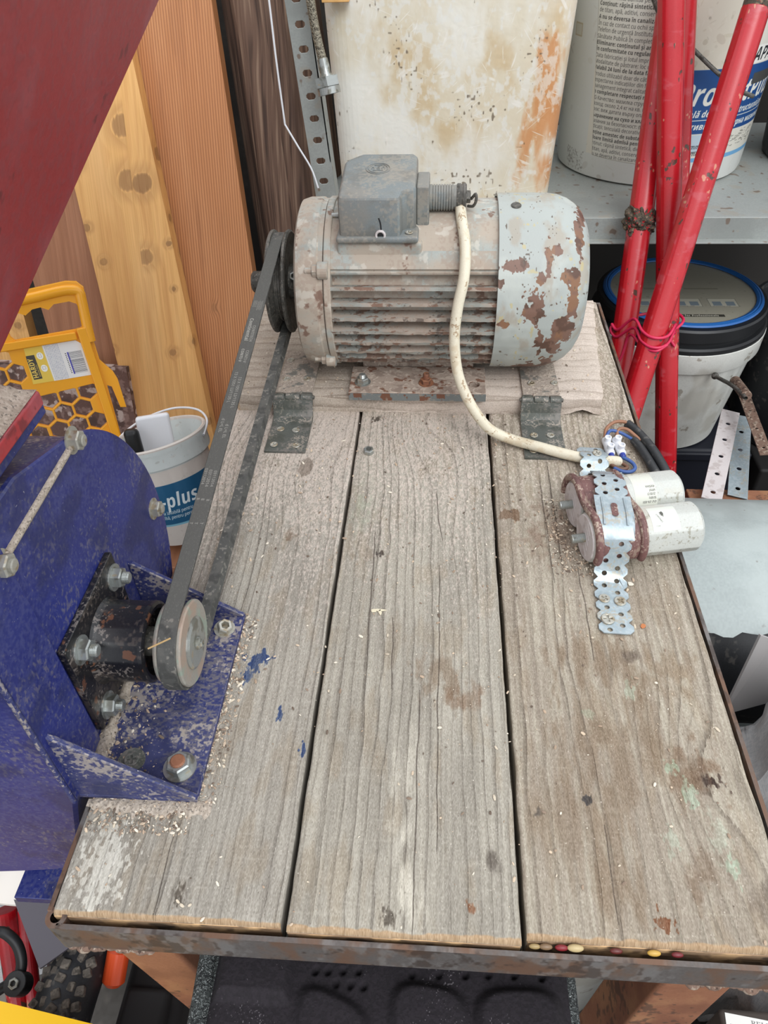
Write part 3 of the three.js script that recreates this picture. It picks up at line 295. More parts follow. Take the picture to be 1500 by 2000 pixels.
// ---------------------------------------------------------------- the electric motor
const AY = 0.115, AZ = -0.6155;
const ring = (x, r, deg) => V(x, AY + r * Math.sin(deg * Math.PI / 180), AZ + r * Math.cos(deg * Math.PI / 180));
{ const t = thing('electric_motor', 'grey finned electric motor with a rust-patched fan cover, bolted to the plank', 'motor', [0, 0.022, AZ]);
  const sh = new THREE.Shape(); for (let i = 0; i <= 120; i++) { const d = i * 3; const up = d >= 31 && d <= 149; const r = up ? 0.0848 : 0.0705; const a = d * Math.PI / 180; i ? sh.lineTo(r * Math.cos(a), r * Math.sin(a)) : sh.moveTo(r, 0); }
  part(t, 'stator_housing', place(extr(sh, 0.172, 0.0006, 4), V(0.0755, AY, AZ), V(0, 0, 1), V(0, 1, 0)), M.motor);
  for (const side of [1, -1]) for (let i = 0; i < 8; i++) { const d = 20.5 - i * 10.2; const n = 40, g = new THREE.BoxGeometry(0.168, 0.0185, 0.0046, n, 4, 1), p = g.attributes.position;
    for (let k = 0; k < p.count; k++) { const tip = p.getY(k) / 0.0185 + 0.5; p.setZ(k, p.getZ(k) * (1.15 - 0.35 * tip)); if (tip > 0.9) p.setY(k, p.getY(k) - vn((p.getX(k) + 0.1) * 240, i + (p.getZ(k) > 0 ? 0 : 7), 199, 19, 31) * 0.0016); }
    g.computeVertexNormals(); g.rotateX(Math.PI / 2).translate(0, 0, 0.0785).rotateX(-d * Math.PI / 180); if (side < 0) g.rotateY(Math.PI); part(t, 'cooling_fin', g.translate(-0.0115, AY, AZ), M.fin); }
  part(t, 'end_ring', lathe([[0.06, 0], [0.0868, 0], [0.0875, 0.001], [0.0875, 0.006], [0.0868, 0.007], [0.06, 0.007]], V(-0.1005, AY, AZ), V(1, 0, 0), 72), M.motor);
  part(t, 'end_shield', lathe([[0, 0.004], [0.02, 0.004], [0.022, 0.007], [0.058, 0.007], [0.062, 0.004], [0.079, 0.002], [0.0845, 0.0045], [0.0868, 0.012], [0.0868, 0.026], [0.0855, 0.0275], [0.0855, 0.032], [0, 0.032]], V(-0.1335, AY, AZ), V(1, 0, 0), 80), M.motor);
  for (const d of [32, 148, -42, -138]) { part(t, 'bolt_lug', [cyl(ring(-0.106, 0.0865, d), ring(-0.0955, 0.0865, d), 0.0085, 20)], M.motor); part(t, 'tie_bolt', [hexNut(ring(-0.106, 0.0865, d), V(-1, 0, 0), 0.0062, 0.0055, 0.2), cyl(ring(-0.119, 0.0865, d), ring(-0.106, 0.0865, d), 0.003, 14), cyl(ring(-0.096, 0.079, d), ring(0.073, 0.079, d), 0.0034, 12)], M.motor); }
  // fan cover with its paint flaked off in patches
  { const A = (y, z) => Math.atan2(y - AY, z - AZ);
    const patches = [[34, 0.083, 5, 0.014], [10, 0.1075, 13, 0.012], [24, 0.075, 5, 0.006], [38, 0.119, 14, 0.004], [26, 0.113, 5, 0.007], [45, 0.125, 4, 0.006], [60, 0.15, 22, 0.005], [12, 0.147, 16, 0.007], [-8, 0.14, 12, 0.012], [-22, 0.132, 10, 0.012], [-2, 0.078, 3, 0.010], [-14, 0.117, 6, 0.004], [-26, 0.119, 5, 0.003], [-45, 0.13, 20, 0.01], [28, 0.14, 5, 0.016], [-60, 0.11, 18, 0.02], [95, 0.155, 25, 0.006]];
    const { map, bump } = dtex(1024, 512, (u, v, o) => { const deg = u * 360 - 180, x = 0.07 + v * 0.102; o[0] = 166; o[1] = 171; o[2] = 166;
      const mott = fbm(u, v, 14, 4, 4, 410); mixInto(o, [182, 187, 180], sst(0.45, 0.7, mott) * 0.7); mixInto(o, [160, 148, 132], sst(0.54, 0.72, fbm(u, v, 20, 6, 5, 415)) * 0.6);
      let q = -1; for (const [d, px, rd, rx] of patches) { const a = (deg - d) / rd, b = (x - px) / rx; q = Math.max(q, 1 - Math.sqrt(a * a + b * b)); }
      q = Math.max(q, -0.62); const n = fbm(u, v, 60, 12, 6, 420) * 0.72 + fbm(u, v, 170, 34, 3, 440) * 0.28, k = sst(0.10, 0.17, q + (n - 0.5) * 3.0); mixInto(o, [120, 90, 76], k); mixInto(o, [86, 62, 50], k * sst(0.5, 0.65, fbm(u, v, 60, 12, 4, 428)) * 0.8); mixInto(o, [136, 98, 70], k * sst(0.56, 0.7, fbm(u, v, 30, 8, 4, 424)) * 0.8);
      const pit = vn(u * 260, v * 60, 260, 60, 430) * 0.6 + 0.4 * vn(u * 90, v * 24, 90, 24, 431); const ps = sst(0.80, 0.84, pit); mixInto(o, [84, 72, 60], ps * 0.8); mixInto(o, [190, 172, 118], sst(0.72, 0.78, fbm(u, v, 70, 16, 3, 433)) * 0.6 * (1 - k)); o[3] = 0.6 - 0.35 * k - ps * 0.2 + (vn(u * 340, v * 80, 340, 80, 436) - 0.5) * 0.1; });
    const g = norm(lathe([[0.0865, 0], [0.0895, 0], [0.0895, 0.04], [0.0892, 0.052], [0.0878, 0.062], [0.0845, 0.0715], [0.0795, 0.0795], [0.0725, 0.0865], [0.063, 0.0918], [0.05, 0.0945], [0.03, 0.0955], [0, 0.096]], V(0.0715, AY, AZ), V(1, 0, 0), 96, 1.0)), p = g.attributes.position, uv = g.attributes.uv;
    for (let i = 0; i < p.count; i += 3) { const us = [0, 1, 2].map((k) => A(p.getY(i + k), p.getZ(i + k)) / (2 * Math.PI) + 0.5); const mx = Math.max(...us); us.forEach((u, k) => uv.setXY(i + k, mx - u > 0.5 ? u + 1 : u, (p.getX(i + k) - 0.07) / 0.102)); }
    const fan = part(t, 'fan_cover', g, std({ map, bumpMap: bump, bumpScale: 0.0005, roughness: 0.5 }), { uv: true, label: 'pale grey fan cover with rust patches' });
    for (const [x, d] of [[0.0886, 79], [0.086, -68], [0.0886, 200]]) part(fan, 'cover_screw', lathe([[0, 0], [0.0052, 0], [0.0052, 0.0008], [0.0044, 0.0016], [0, 0.0018]], ring(x, 0.0892, d), ring(0, 1, d).sub(ring(0, 0, d)), 20), M.iron); }
  // mounting feet
  for (const [zo, zi, hz, s] of [[-0.5225, -0.576, -0.541, 1], [-0.7085, -0.655, -0.690, -1]]) {
    const f = part(t, 'mounting_foot', [extr(poly([[-0.081, -zo], [0.0672, -zo], [0.0672, -zi], [-0.081, -zi]], [hole(0.0545, -hz, 0.0062)]), 0.0105, 0.0006).rotateX(-Math.PI / 2).translate(0, 0.0222, 0), bx(-0.07, 0.055, 0.03, 0.075, Math.min(zi - s * 0.002, zi - s * 0.03), Math.max(zi - s * 0.002, zi - s * 0.03), 0.002)], M.footDusty);
    part(f, 'foot_edge', bx(-0.0808, 0.067, 0.0228, 0.0318, zo - 0.0004 * s, zo + 0.0006 * s, 0.0002), M.footFront);
    part(t, 'foot_bolt', boltGeo(V(-0.067, 0.0328, hz - 0.001), V(0, 1, 0), 0.0068, 0.2, 0.7), M.zinc); part(t, 'foot_bolt', boltGeo(V(0.0026, 0.0328, hz - 0.001), V(0, 1, 0), 0.0064, 0.5, 1.1), M.legRust, { label: 'rusty foot bolt' }); }
  // terminal box
  part(t, 'box_seat', bx(-0.087, -0.003, 0.15, 0.1845, -0.553, -0.652, 0.004), M.motor);
  { const o = [[-0.079, 0.552], [-0.0265, 0.552], [-0.0245, 0.5535], [-0.0235, 0.557], [-0.0225, 0.566], [-0.0185, 0.570], [-0.012, 0.571], [-0.0095, 0.575], [-0.0095, 0.642], [-0.0135, 0.648], [-0.066, 0.648], [-0.071, 0.644], [-0.075, 0.640], [-0.081, 0.634], [-0.0835, 0.628], [-0.0835, 0.558], [-0.082, 0.5535]];
    const g = norm(new THREE.ExtrudeGeometry(poly(o), { depth: 0.034, bevelEnabled: true, bevelThickness: 0.005, bevelSize: 0.004, bevelOffset: -0.004, bevelSegments: 4, curveSegments: 4 }).rotateX(-Math.PI / 2).translate(0, 0.1905, 0)), p = g.attributes.position;
    for (let i = 0; i < p.count; i++) { const y = p.getY(i), k = (-0.552 - p.getZ(i)) / 0.096; if (y > 0.2) p.setY(i, 0.187 + (y - 0.187) * (0.96 + 0.25 * k)); }
    g.deleteAttribute('normal'); g.computeVertexNormals(); const lid = part(t, 'terminal_box_lid', toCreasedNormals(g, 0.6), M.lid);
    part(lid, 'lid_rim', bx(-0.0865, -0.0068, 0.1845, 0.1912, -0.5485, -0.651, 0.003, 3), M.lid);
    const top = (x, z) => V(x, 0.187 + (0.2295 - 0.187) * (0.96 + 0.25 * ((-0.552 - z) / 0.096)) + 0.0002, z), tilt = Math.atan(0.25 * 0.0425 / 0.096);
    const el = (g2) => g2.rotateX(-Math.PI / 2).rotateX(tilt).translate(top(-0.0482, -0.612).x, top(-0.0482, -0.612).y, -0.612);
    const bars = []; for (const [x, y, w, h] of [[-0.0062, 0.0015, 0.0006, 0.0058], [-0.0040, 0.0015, 0.0006, 0.0058], [-0.0051, 0.0025, 0.0022, 0.0006], [-0.001, 0.0015, 0.0006, 0.0058], [0.0004, 0.0042, 0.0028, 0.0006], [0.0002, 0.0016, 0.0022, 0.0006], [0.0004, -0.0012, 0.0028, 0.0006], [0.0038, 0.0015, 0.0006, 0.0058], [0.0064, 0.0015, 0.0006, 0.0058], [0.0051, 0.0032, 0.0018, 0.0006], [0, -0.0045, 0.010, 0.0006], [0, 0.0068, 0.008, 0.0006]]) bars.push(new THREE.BoxGeometry(w, h, 0.0008).translate(x, y, 0));
    part(lid, 'emblem', el(merge([new THREE.TorusGeometry(0.0118, 0.00055, 8, 56), new THREE.TorusGeometry(0.0094, 0.0004, 8, 48), bars])), M.lid, { label: 'raised round emblem with worn letters' });
    part(lid, 'plug_hole', [lathe([[0.0028, 0], [0.0052, 0], [0.0052, 0.0022], [0.0042, 0.003], [0.0032, 0.0026], [0.003, 0]], V(-0.0432, 0.1922, -0.5525), V(0, 0, 1), 24)], M.capEnd);
    part(lid, 'plug', lathe([[0, 0], [0.0032, 0], [0.0028, 0.0016], [0, 0.0012]], V(-0.0432, 0.1922, -0.5525), V(0, 0, 1), 16), M.black2);
    part(lid, 'crack', tube([V(-0.0445, 0.2085, -0.5521), V(-0.043, 0.204, -0.5519), V(-0.0424, 0.1975, -0.5519)], 0.0007, 14, 6), M.black2, { label: 'dark crack above the plug hole' });
    part(lid, 'lid_screw', screwGeo(V(-0.0158, 0.1915, -0.559), V(0, 1, 0), 0.004, 0.7), M.screw); part(lid, 'lid_screw', screwGeo(V(-0.084, 0.1915, -0.642), V(0, 1, 0), 0.004, 0.2), M.screw);
    part(t, 'side_screw', [cyl(V(-0.095, 0.197, -0.59), V(-0.082, 0.197, -0.59), 0.0026, 12), hexNut(V(-0.0835, 0.197, -0.59), V(-1, 0, 0), 0.005, 0.004)], M.zinc); }
  { const gy = 0.2105, gz = -0.6, d = V(1, 0, 0); const pr = [[0, 0], [0.0118, 0]]; for (let i = 0; i < 9; i++) pr.push([0.0122, 0.001 + i * 0.0026], [0.0122, 0.0026 + i * 0.0026], [0.0112, 0.0028 + i * 0.0026], [0.0112, 0.0034 + i * 0.0026]); pr.push([0.0118, 0.0265], [0, 0.0265]);
    const gl = part(t, 'cable_gland', [bx(-0.0095, 0.003, 0.188, 0.2285, -0.5785, -0.6215, 0.002), lathe(pr, V(0.003, gy, gz), d, 32)], M.lid);
    part(gl, 'clamp_ring', [lathe([[0.009, 0], [0.0125, 0], [0.013, 0.001], [0.013, 0.0035], [0.0122, 0.0042], [0.0122, 0.0056], [0.013, 0.006], [0.013, 0.0085], [0.012, 0.0095], [0, 0.0095]], V(0.0297, gy, gz), d, 32), hexNut(V(0.0392, gy + 0.002, gz + 0.004), d, 0.006, 0.004)], M.iron);
    part(gl, 'clamp_hook', tube([V(0.041, 0.2035, -0.596), V(0.046, 0.2050, -0.592), V(0.0485, 0.211, -0.590), V(0.0478, 0.2165, -0.592), V(0.0458, 0.214, -0.593), V(0.044, 0.2105, -0.596)], 0.0015, 30, 8), M.iron); }
  part(t, 'shaft', cyl(V(-0.192, AY, AZ), V(-0.12, AY, AZ), 0.0115, 28, 0.002), M.iron);
}

// ---------------------------------------------------------------- pulleys and belt
{ const t = thing('belt_pulley', 'dark cast iron grooved pulley on the motor shaft', 'pulley', [-0.157, AY - 0.0545, AZ]);
  part(t, 'grooved_wheel', lathe([[0.0115, 0], [0.038, 0.0005], [0.052, 0], [0.0542, 0.0012], [0.0545, 0.0028], [0.0538, 0.0042], [0.049, 0.0052], [0.0445, 0.0068], [0.0405, 0.0078], [0.0405, 0.0095], [0.042, 0.010], [0.042, 0.0112], [0.0405, 0.0117], [0.0405, 0.0138], [0.0445, 0.0148], [0.049, 0.0165], [0.0538, 0.0176], [0.0545, 0.019], [0.0542, 0.0206], [0.052, 0.0218], [0.040, 0.0185], [0.024, 0.0185], [0.0115, 0.0185]], V(-0.168, AY, AZ), V(1, 0, 0), 90, 0.4), M.iron);
  part(t, 'hub', [cyl(V(-0.150, AY, AZ), V(-0.1355, AY, AZ), 0.0185, 36, 0.001)], M.iron); part(t, 'set_screw', [hexNut(V(-0.1415, AY + 0.012, AZ + 0.0145), V(0, 0.64, 0.77), 0.0055, 0.006)], M.zinc); }
const BY = 0.0555, BZ = -0.1632;
{ const t = thing('small_pulley', 'small pale pulley with a centre bolt on the blue mill shaft', 'pulley', [-0.162, BY - 0.031, BZ]);
  part(t, 'grooved_wheel', lathe([[0.01, 0], [0.0285, 0], [0.0295, 0.0015], [0.0295, 0.003], [0.0235, 0.006], [0.0235, 0.012], [0.0302, 0.0158], [0.0308, 0.017], [0.0308, 0.0186], [0.0298, 0.0196], [0.0205, 0.0196], [0, 0.0196]], V(-0.1735, BY, BZ), V(1, 0, 0), 72, 0.4), M.pulleyFace);
  part(t, 'hub_washer', lathe([[0, 0], [0.0188, 0], [0.0188, 0.0012], [0.0168, 0.0024], [0, 0.0024]], V(-0.1541, BY, BZ), V(1, 0, 0), 48, 0.4), M.zinc);
  part(t, 'centre_bolt', [lathe([[0, 0], [0.0048, 0], [0.0048, 0.002], [0.0038, 0.003], [0, 0.003]], V(-0.1518, BY, BZ), V(1, 0, 0), 20, 0.4), hexNut(V(-0.1495, BY, BZ), V(1, 0, 0), 0.0034, 0.0022)], M.zinc); }
{ const t = thing('drive_belt', 'black rubber drive belt with faint white print from the motor pulley to the mill pulley', 'belt', [-0.16, BY - 0.034, -0.39]);
  const c1 = [AZ, AY], c2 = [BZ, BY], r1 = 0.0515, r2 = 0.0332, D = Math.hypot(c2[0] - c1[0], c2[1] - c1[1]), e = [(c2[0] - c1[0]) / D, (c2[1] - c1[1]) / D], n = [-e[1], e[0]], k = (r1 - r2) / D, h = Math.sqrt(1 - k * k);
  const Nu = [e[0] * k + n[0] * h, e[1] * k + n[1] * h], Nl = [e[0] * k - n[0] * h, e[1] * k - n[1] * h], au = Math.atan2(Nu[1], Nu[0]), al = Math.atan2(Nl[1], Nl[0]);
  const S = []; const add = (c, r, a, x) => S.push({ z: c[0] + r * Math.cos(a), y: c[1] + r * Math.sin(a), nz: Math.cos(a), ny: Math.sin(a), x });
  const x1 = -0.1578, x2 = -0.1627; const NL = 24, NA = 40;
  for (let i = 0; i <= NL; i++) { const f = i / NL; S.push({ z: c1[0] + r1 * Nu[0] + (c2[0] + r2 * Nu[0] - c1[0] - r1 * Nu[0]) * f, y: c1[1] + r1 * Nu[1] + (c2[1] + r2 * Nu[1] - c1[1] - r1 * Nu[1]) * f, nz: Nu[0], ny: Nu[1], x: x1 + (x2 - x1) * f }); }
  for (let i = 1; i < NA; i++) add(c2, r2, au + (al - au) * i / NA, x2);
  for (let i = 0; i <= NL; i++) { const f = 1 - i / NL; S.push({ z: c1[0] + r1 * Nl[0] + (c2[0] + r2 * Nl[0] - c1[0] - r1 * Nl[0]) * f, y: c1[1] + r1 * Nl[1] + (c2[1] + r2 * Nl[1] - c1[1] - r1 * Nl[1]) * f, nz: Nl[0], ny: Nl[1], x: x1 + (x2 - x1) * f }); }
  for (let i = 1; i < NA; i++) add(c1, r1, al - (2 * Math.PI - (au - al)) * i / NA, x1);
  const prof = [[-0.0064, -0.0004], [-0.006, 0], [0.006, 0], [0.0064, -0.0004], [0.0042, -0.0078], [-0.0042, -0.0078]];
  const P = (s, [a, b]) => [s.x + a, s.y + s.ny * b, s.z + s.nz * b];
  const body = [], face = [], fuv = []; const quad = (out, A, B, C, E) => out.push(...A, ...B, ...C, ...A, ...C, ...E);
  for (let i = 0; i < S.length; i++) { const s = S[i], q = S[(i + 1) % S.length]; for (let j = 0; j < 6; j++) { const a = prof[j], b = prof[(j + 1) % 6]; if (j === 1 && i < NL) { quad(face, P(s, a), P(s, b), P(q, b), P(q, a)); const v0 = i / NL, v1 = (i + 1) / NL; fuv.push(v0, 0, v0, 1, v1, 1, v0, 0, v1, 1, v1, 0); } else quad(body, P(s, a), P(s, b), P(q, b), P(q, a)); } }
  const mk = (a, uv) => { const g = new THREE.BufferGeometry(); g.setAttribute('position', new THREE.Float32BufferAttribute(a, 3)); if (uv) g.setAttribute('uv', new THREE.Float32BufferAttribute(uv, 2)); g.computeVertexNormals(); const mid = V(0, 0, 0); return g; };
  const rub = grunge({ size: 0.07, res: 512, base: 0x4c4c49, layers: [{ c: 0x5e5c57, f: [5, 5], o: 5, t: 0.52, s: 0.1, a: 0.7 }, { c: 0x8a857c, f: [30, 30], o: 3, t: 0.66, s: 0.06, a: 0.6 }, { c: 0x343432, f: [9, 9], t: 0.6, s: 0.08, a: 0.6 }], rough: 0.75, bump: 0.0003 });
  part(t, 'belt_body', mk(body), rub);
  const tex = canvasTex(2048, 64, (g, w, hh) => { g.fillStyle = '#53534f'; g.fillRect(0, 0, w, hh); const r = rng(3); for (let i = 0; i < 5000; i++) { const c = 70 + r() * 50; g.fillStyle = `rgba(${c},${c},${c - 5},0.35)`; g.fillRect(r() * w, r() * hh, 1 + r() * 5, 1 + r() * 2); }
    g.fillStyle = '#b4b2a8'; g.textBaseline = 'middle'; const put = (s, x, y, px, st = '') => { g.font = `${st} ${px}px sans-serif`; g.globalAlpha = 0.75; g.fillText(s, x, y); };
    for (let i = 0; i < 4; i++) { put('CERTIFIED MADE IN EU', 470 + (i % 2) * 6, 10 + i * 7 , 6); } for (let i = 0; i < 3; i++) put('STANDARD 2158', 470, 40 + i * 7, 6);
    put('Continental', 592, 42, 26, 'bold'); put('CONTITECH', 640, 18, 20); put('CONTI-V', 790, 42, 20, 'bold'); put('CONTI-V', 800, 18, 20); put('13 X 1051 LI/1135 L', 930, 42, 20); put('13 X 1051 LI/1135 L', 960, 18, 20); put('d L=L EL', 1190, 42, 20); put('d L=L EL', 1220, 18, 20); put('03112014', 1440, 54, 17); put('03112014', 1446, 34, 18); put('03112014', 1450, 13, 17); put('8', 1575, 54, 17); put('8', 1577, 34, 18); put('8', 1580, 13, 17); for (const y of [12, 34, 54]) put('T', 1680, y, 17); });
  part(t, 'printed_face', mk(face, fuv), std({ map: tex, roughness: 0.75 }), { uv: true, label: 'printed outer face of the belt' }); }

// ---------------------------------------------------------------- the blue mill
{ const t = thing('hammer_mill', 'blue steel mill with a round dusty drum and black bearing housing beside the bench', 'mill', [-0.28, -0.132, BZ]);
  const Z = V(0, 0, 1), Y = V(0, 1, 0), a0 = -1.75, arc = []; for (let i = 0; i <= 60; i++) { const a = a0 - (a0 + 2 * Math.PI - 1.92) * 0 - i / 60 * (2 * Math.PI - 1.75 - 1.95); arc.push([BZ + 0.1495 * Math.cos(a), BY + 0.1495 * Math.sin(a)]); }
  // arc runs from the underside round the back to the top
  const out = [[-0.0705, -0.002], [-0.115, -0.045], ...arc, [-0.152, 0.2145], [-0.0705, 0.2160]];
  part(t, 'side_plate', place(extr(poly(out.slice().reverse()), 0.005, 0.0012), V(-0.222, 0, 0), Z, Y), M.blue);
  const inn = out.map(([z, y]) => [BZ + (z - BZ) * 0.965, BY + (y - BY) * 0.965]);
  part(t, 'drum_shell', place(extr(poly(inn.slice().reverse()), 0.135, 0.002), V(-0.2272, 0, 0), Z, Y), M.blueDusty);
  part(t, 'discharge_chute', extr(poly([[-0.2195, 0.216], [-0.2195, 0.006], [-0.2349, -0.0515], [-0.2475, -0.083], [-0.2553, -0.0975], [-0.2625, -0.105], [-0.2711, -0.1088], [-0.30, -0.1155], [-0.3206, -0.1195], [-0.39, -0.126], [-0.39, 0.216]].reverse()), 0.05, 0.0025).translate(0, 0, -0.1165), M.blue);
  part(t, 'outlet_lip', [bx(-0.316, -0.232, -0.150, -0.147, -0.12, -0.060, 0.0008), bx(-0.316, -0.232, -0.156, -0.147, -0.0615, -0.0585, 0.0008), bx(-0.312, -0.26, -0.148, -0.105, -0.12, -0.112, 0.001)], M.blue);
  part(t, 'weld_seam', tube([V(-0.2218, 0.1892, -0.217), V(-0.2216, 0.1882, -0.165), V(-0.2217, 0.1872, -0.112), V(-0.2217, 0.1860, -0.074)], 0.0026, 40, 8), M.dustHeap);
  part(t, 'weld_seam', tube([V(-0.2208, 0.214, -0.0668), V(-0.2206, 0.12, -0.0668), V(-0.2207, 0.006, -0.067)], 0.0018, 40, 8), M.blueDusty);
  for (const [y, z] of [[0.1912, -0.2185], [0.0625, -0.2955], [0.187, -0.1105]]) part(t, 'drum_bolt', boltGeo(V(-0.222, y, z), V(1, 0, 0), 0.0072, 0.4, 0.4), M.screw);
  part(t, 'drum_bolt', boltGeo(V(-0.3225, -0.085, -0.066), V(0, 0, 1), 0.0075, 0.2, 0.3), M.zinc);
  part(t, 'base_plate', bx(-0.2225, -0.1395, 0.0006, 0.0048, -0.2337, -0.0726, 0.001), M.blueDusty);
  for (const [z, yt] of [[-0.2337, 0.064], [-0.0766, 0.075]]) part(t, 'gusset', extr(poly([[-0.2222, 0.0046], [-0.1397, 0.0046], [-0.1397, 0.0062], [-0.219, yt], [-0.2222, yt]]), 0.004, 0.0008).translate(0, 0, z), M.blueDusty);
  const fy = 0.0562, fz = -0.1618, hw = 0.0448;
  part(t, 'bearing_flange', bx(-0.2218, -0.2165, fy - hw, fy + hw, fz - hw, fz + hw, 0.0012), M.black);
  for (const [dy, dz] of [[1, -1], [1, 1], [-1, 1], [-1, -1]]) part(t, 'flange_bolt', boltGeo(V(-0.2165, fy + dy * 0.0318 - 0.004, fz + dz * 0.0325 - 0.003), V(1, 0, 0), 0.0078, 0.5 + dy * 0.2 + dz * 0.4, 0.7), M.zinc);
  part(t, 'bearing_housing', lathe([[0, 0], [0.0315, 0], [0.0298, 0.0018], [0.0288, 0.004], [0.0286, 0.031], [0.0292, 0.033], [0.0288, 0.0355], [0.0268, 0.0368], [0.0238, 0.0362], [0.0225, 0.026], [0, 0.024]], V(-0.2168, BY, BZ), V(1, 0, 0), 64, 0.5), M.black);
  part(t, 'shaft', cyl(V(-0.20, BY, BZ), V(-0.172, BY, BZ), 0.0105, 24), M.iron);
  part(t, 'base_bolt', [boltGeo(V(-0.1568, 0.0047, -0.0952), V(0, 1, 0), 0.0088, 0.2, 0.25)], M.zinc); part(t, 'bolt_end', cyl(V(-0.1568, 0.0118, -0.0952), V(-0.1568, 0.0148, -0.0952), 0.0052, 20, 0.001), M.legRust, { label: 'rusty bolt end' });
  part(t, 'base_washer', [lathe([[0, 0], [0.0095, 0], [0.0095, 0.001], [0, 0.001]], V(-0.192, 0.0048, -0.0985), V(0, 1, 0), 28), screwGeo(V(-0.192, 0.0056, -0.0985), V(0, 1, 0), 0.0052, 0.3)], M.hinge);
  part(t, 'base_bolt', [lathe([[0, 0], [0.0085, 0], [0.0085, 0.0012], [0, 0.0012]], V(-0.153, 0.0047, -0.2165), V(0.1, 1, 0.1), 24), hexNut(V(-0.1528, 0.006, -0.2165), V(0.35, 1, 0.25), 0.0062, 0.006, 0.4)], M.screw);
  part(t, 'throat_flange', bx(-0.40, -0.2268, 0.2172, 0.2252, -0.2122, 0.02, 0.0015), M.blue);
}
// red hopper standing on the mill throat
{ const t = thing('feed_hopper', 'big dark red sheet metal hopper at the upper left above the mill', 'hopper', [-0.32, 0.2255, -0.1]);
  part(t, 'hopper_flange', bx(-0.40, -0.2235, 0.2258, 0.2362, -0.2085, 0.02, 0.002), M.red);
  const A = V(-0.258, 0.2364, -0.209), D = V(-0.105, 0.55, -0.647), B = V(-0.258, 0.2364, -0.05), C = V(-0.105, 0.55, 0.14), E = V(-0.40, 0.2364, -0.209), F = V(-0.60, 0.55, -0.647), G = V(-0.40, 0.2364, -0.05), H = V(-0.60, 0.55, 0.14);
  part(t, 'hopper_panel', slab([B, A, D, C], 0.0025), M.red); part(t, 'hopper_panel', slab([A, E, F, D], 0.0025), M.red); part(t, 'hopper_panel', slab([E, G, H, F], 0.0025), M.red); part(t, 'hopper_panel', slab([G, B, C, H], 0.0025), M.red); }

{ const N = 40, g = new THREE.PlaneGeometry(0.036, 0.19, 14, 70).rotateX(-Math.PI / 2), p = g.attributes.position; for (let i = 0; i < p.count; i++) { const x = p.getX(i) + 0.018, z = p.getZ(i); const e = sst(0, 0.012, Math.min(0.036 - x, z + 0.095)); p.setY(i, 0.0004 + e * (0.004 + 0.009 * vn(x * 90 + 9, z * 60 + 40, 99, 199, 3) * (1 - x / 0.06) + 0.004 * vn(x * 300 + 9, z * 300 + 90, 199, 299, 4))); } g.computeVertexNormals(); g.translate(-0.2425, 0.2364, -0.1125);
  solo('meal_dust', 'heap of grey meal dust lying on the red hopper flange', 'dust', g, M.dustHeap, { kind: 'stuff' }); }

// ---------------------------------------------------------------- the shed: floor and dark walls
struct('floor', bx(-2.2, 2.2, -DROP - 0.1, -DROP, -1.75, 2.2, 0.002), M.floor);
struct('wall_back', bx(-2.2, 2.2, -DROP, 0.75, -1.75, -1.62, 0.002), M.wall);
struct('wall_left', bx(-1.75, -1.62, -DROP, 0.75, -1.62, 0.2, 0.002), M.wall);

// ---------------------------------------------------------------- motor cable
{ const pts = [V(0.0335, 0.205, -0.5945), V(0.0345, 0.1985, -0.582), V(0.0385, 0.182, -0.5495), V(0.0378, 0.16, -0.527), V(0.0330, 0.137, -0.5165), V(0.0305, 0.112, -0.509), V(0.0318, 0.0905, -0.503), V(0.0355, 0.072, -0.497), V(0.0425, 0.0555, -0.49), V(0.055, 0.036, -0.481), V(0.071, 0.018, -0.4775), V(0.0935, 0.0085, -0.4742), V(0.122, 0.009, -0.4605), V(0.150, 0.0075, -0.4505), V(0.172, 0.0062, -0.4455), V(0.1965, 0.0058, -0.4435)];
  solo('motor_cable', 'thick cream white cable hanging from the motor gland down onto the bench', 'cable', [tube(pts, 0.0054, 160, 16), cap(pts[pts.length - 1], 0.0054)], M.cord); }
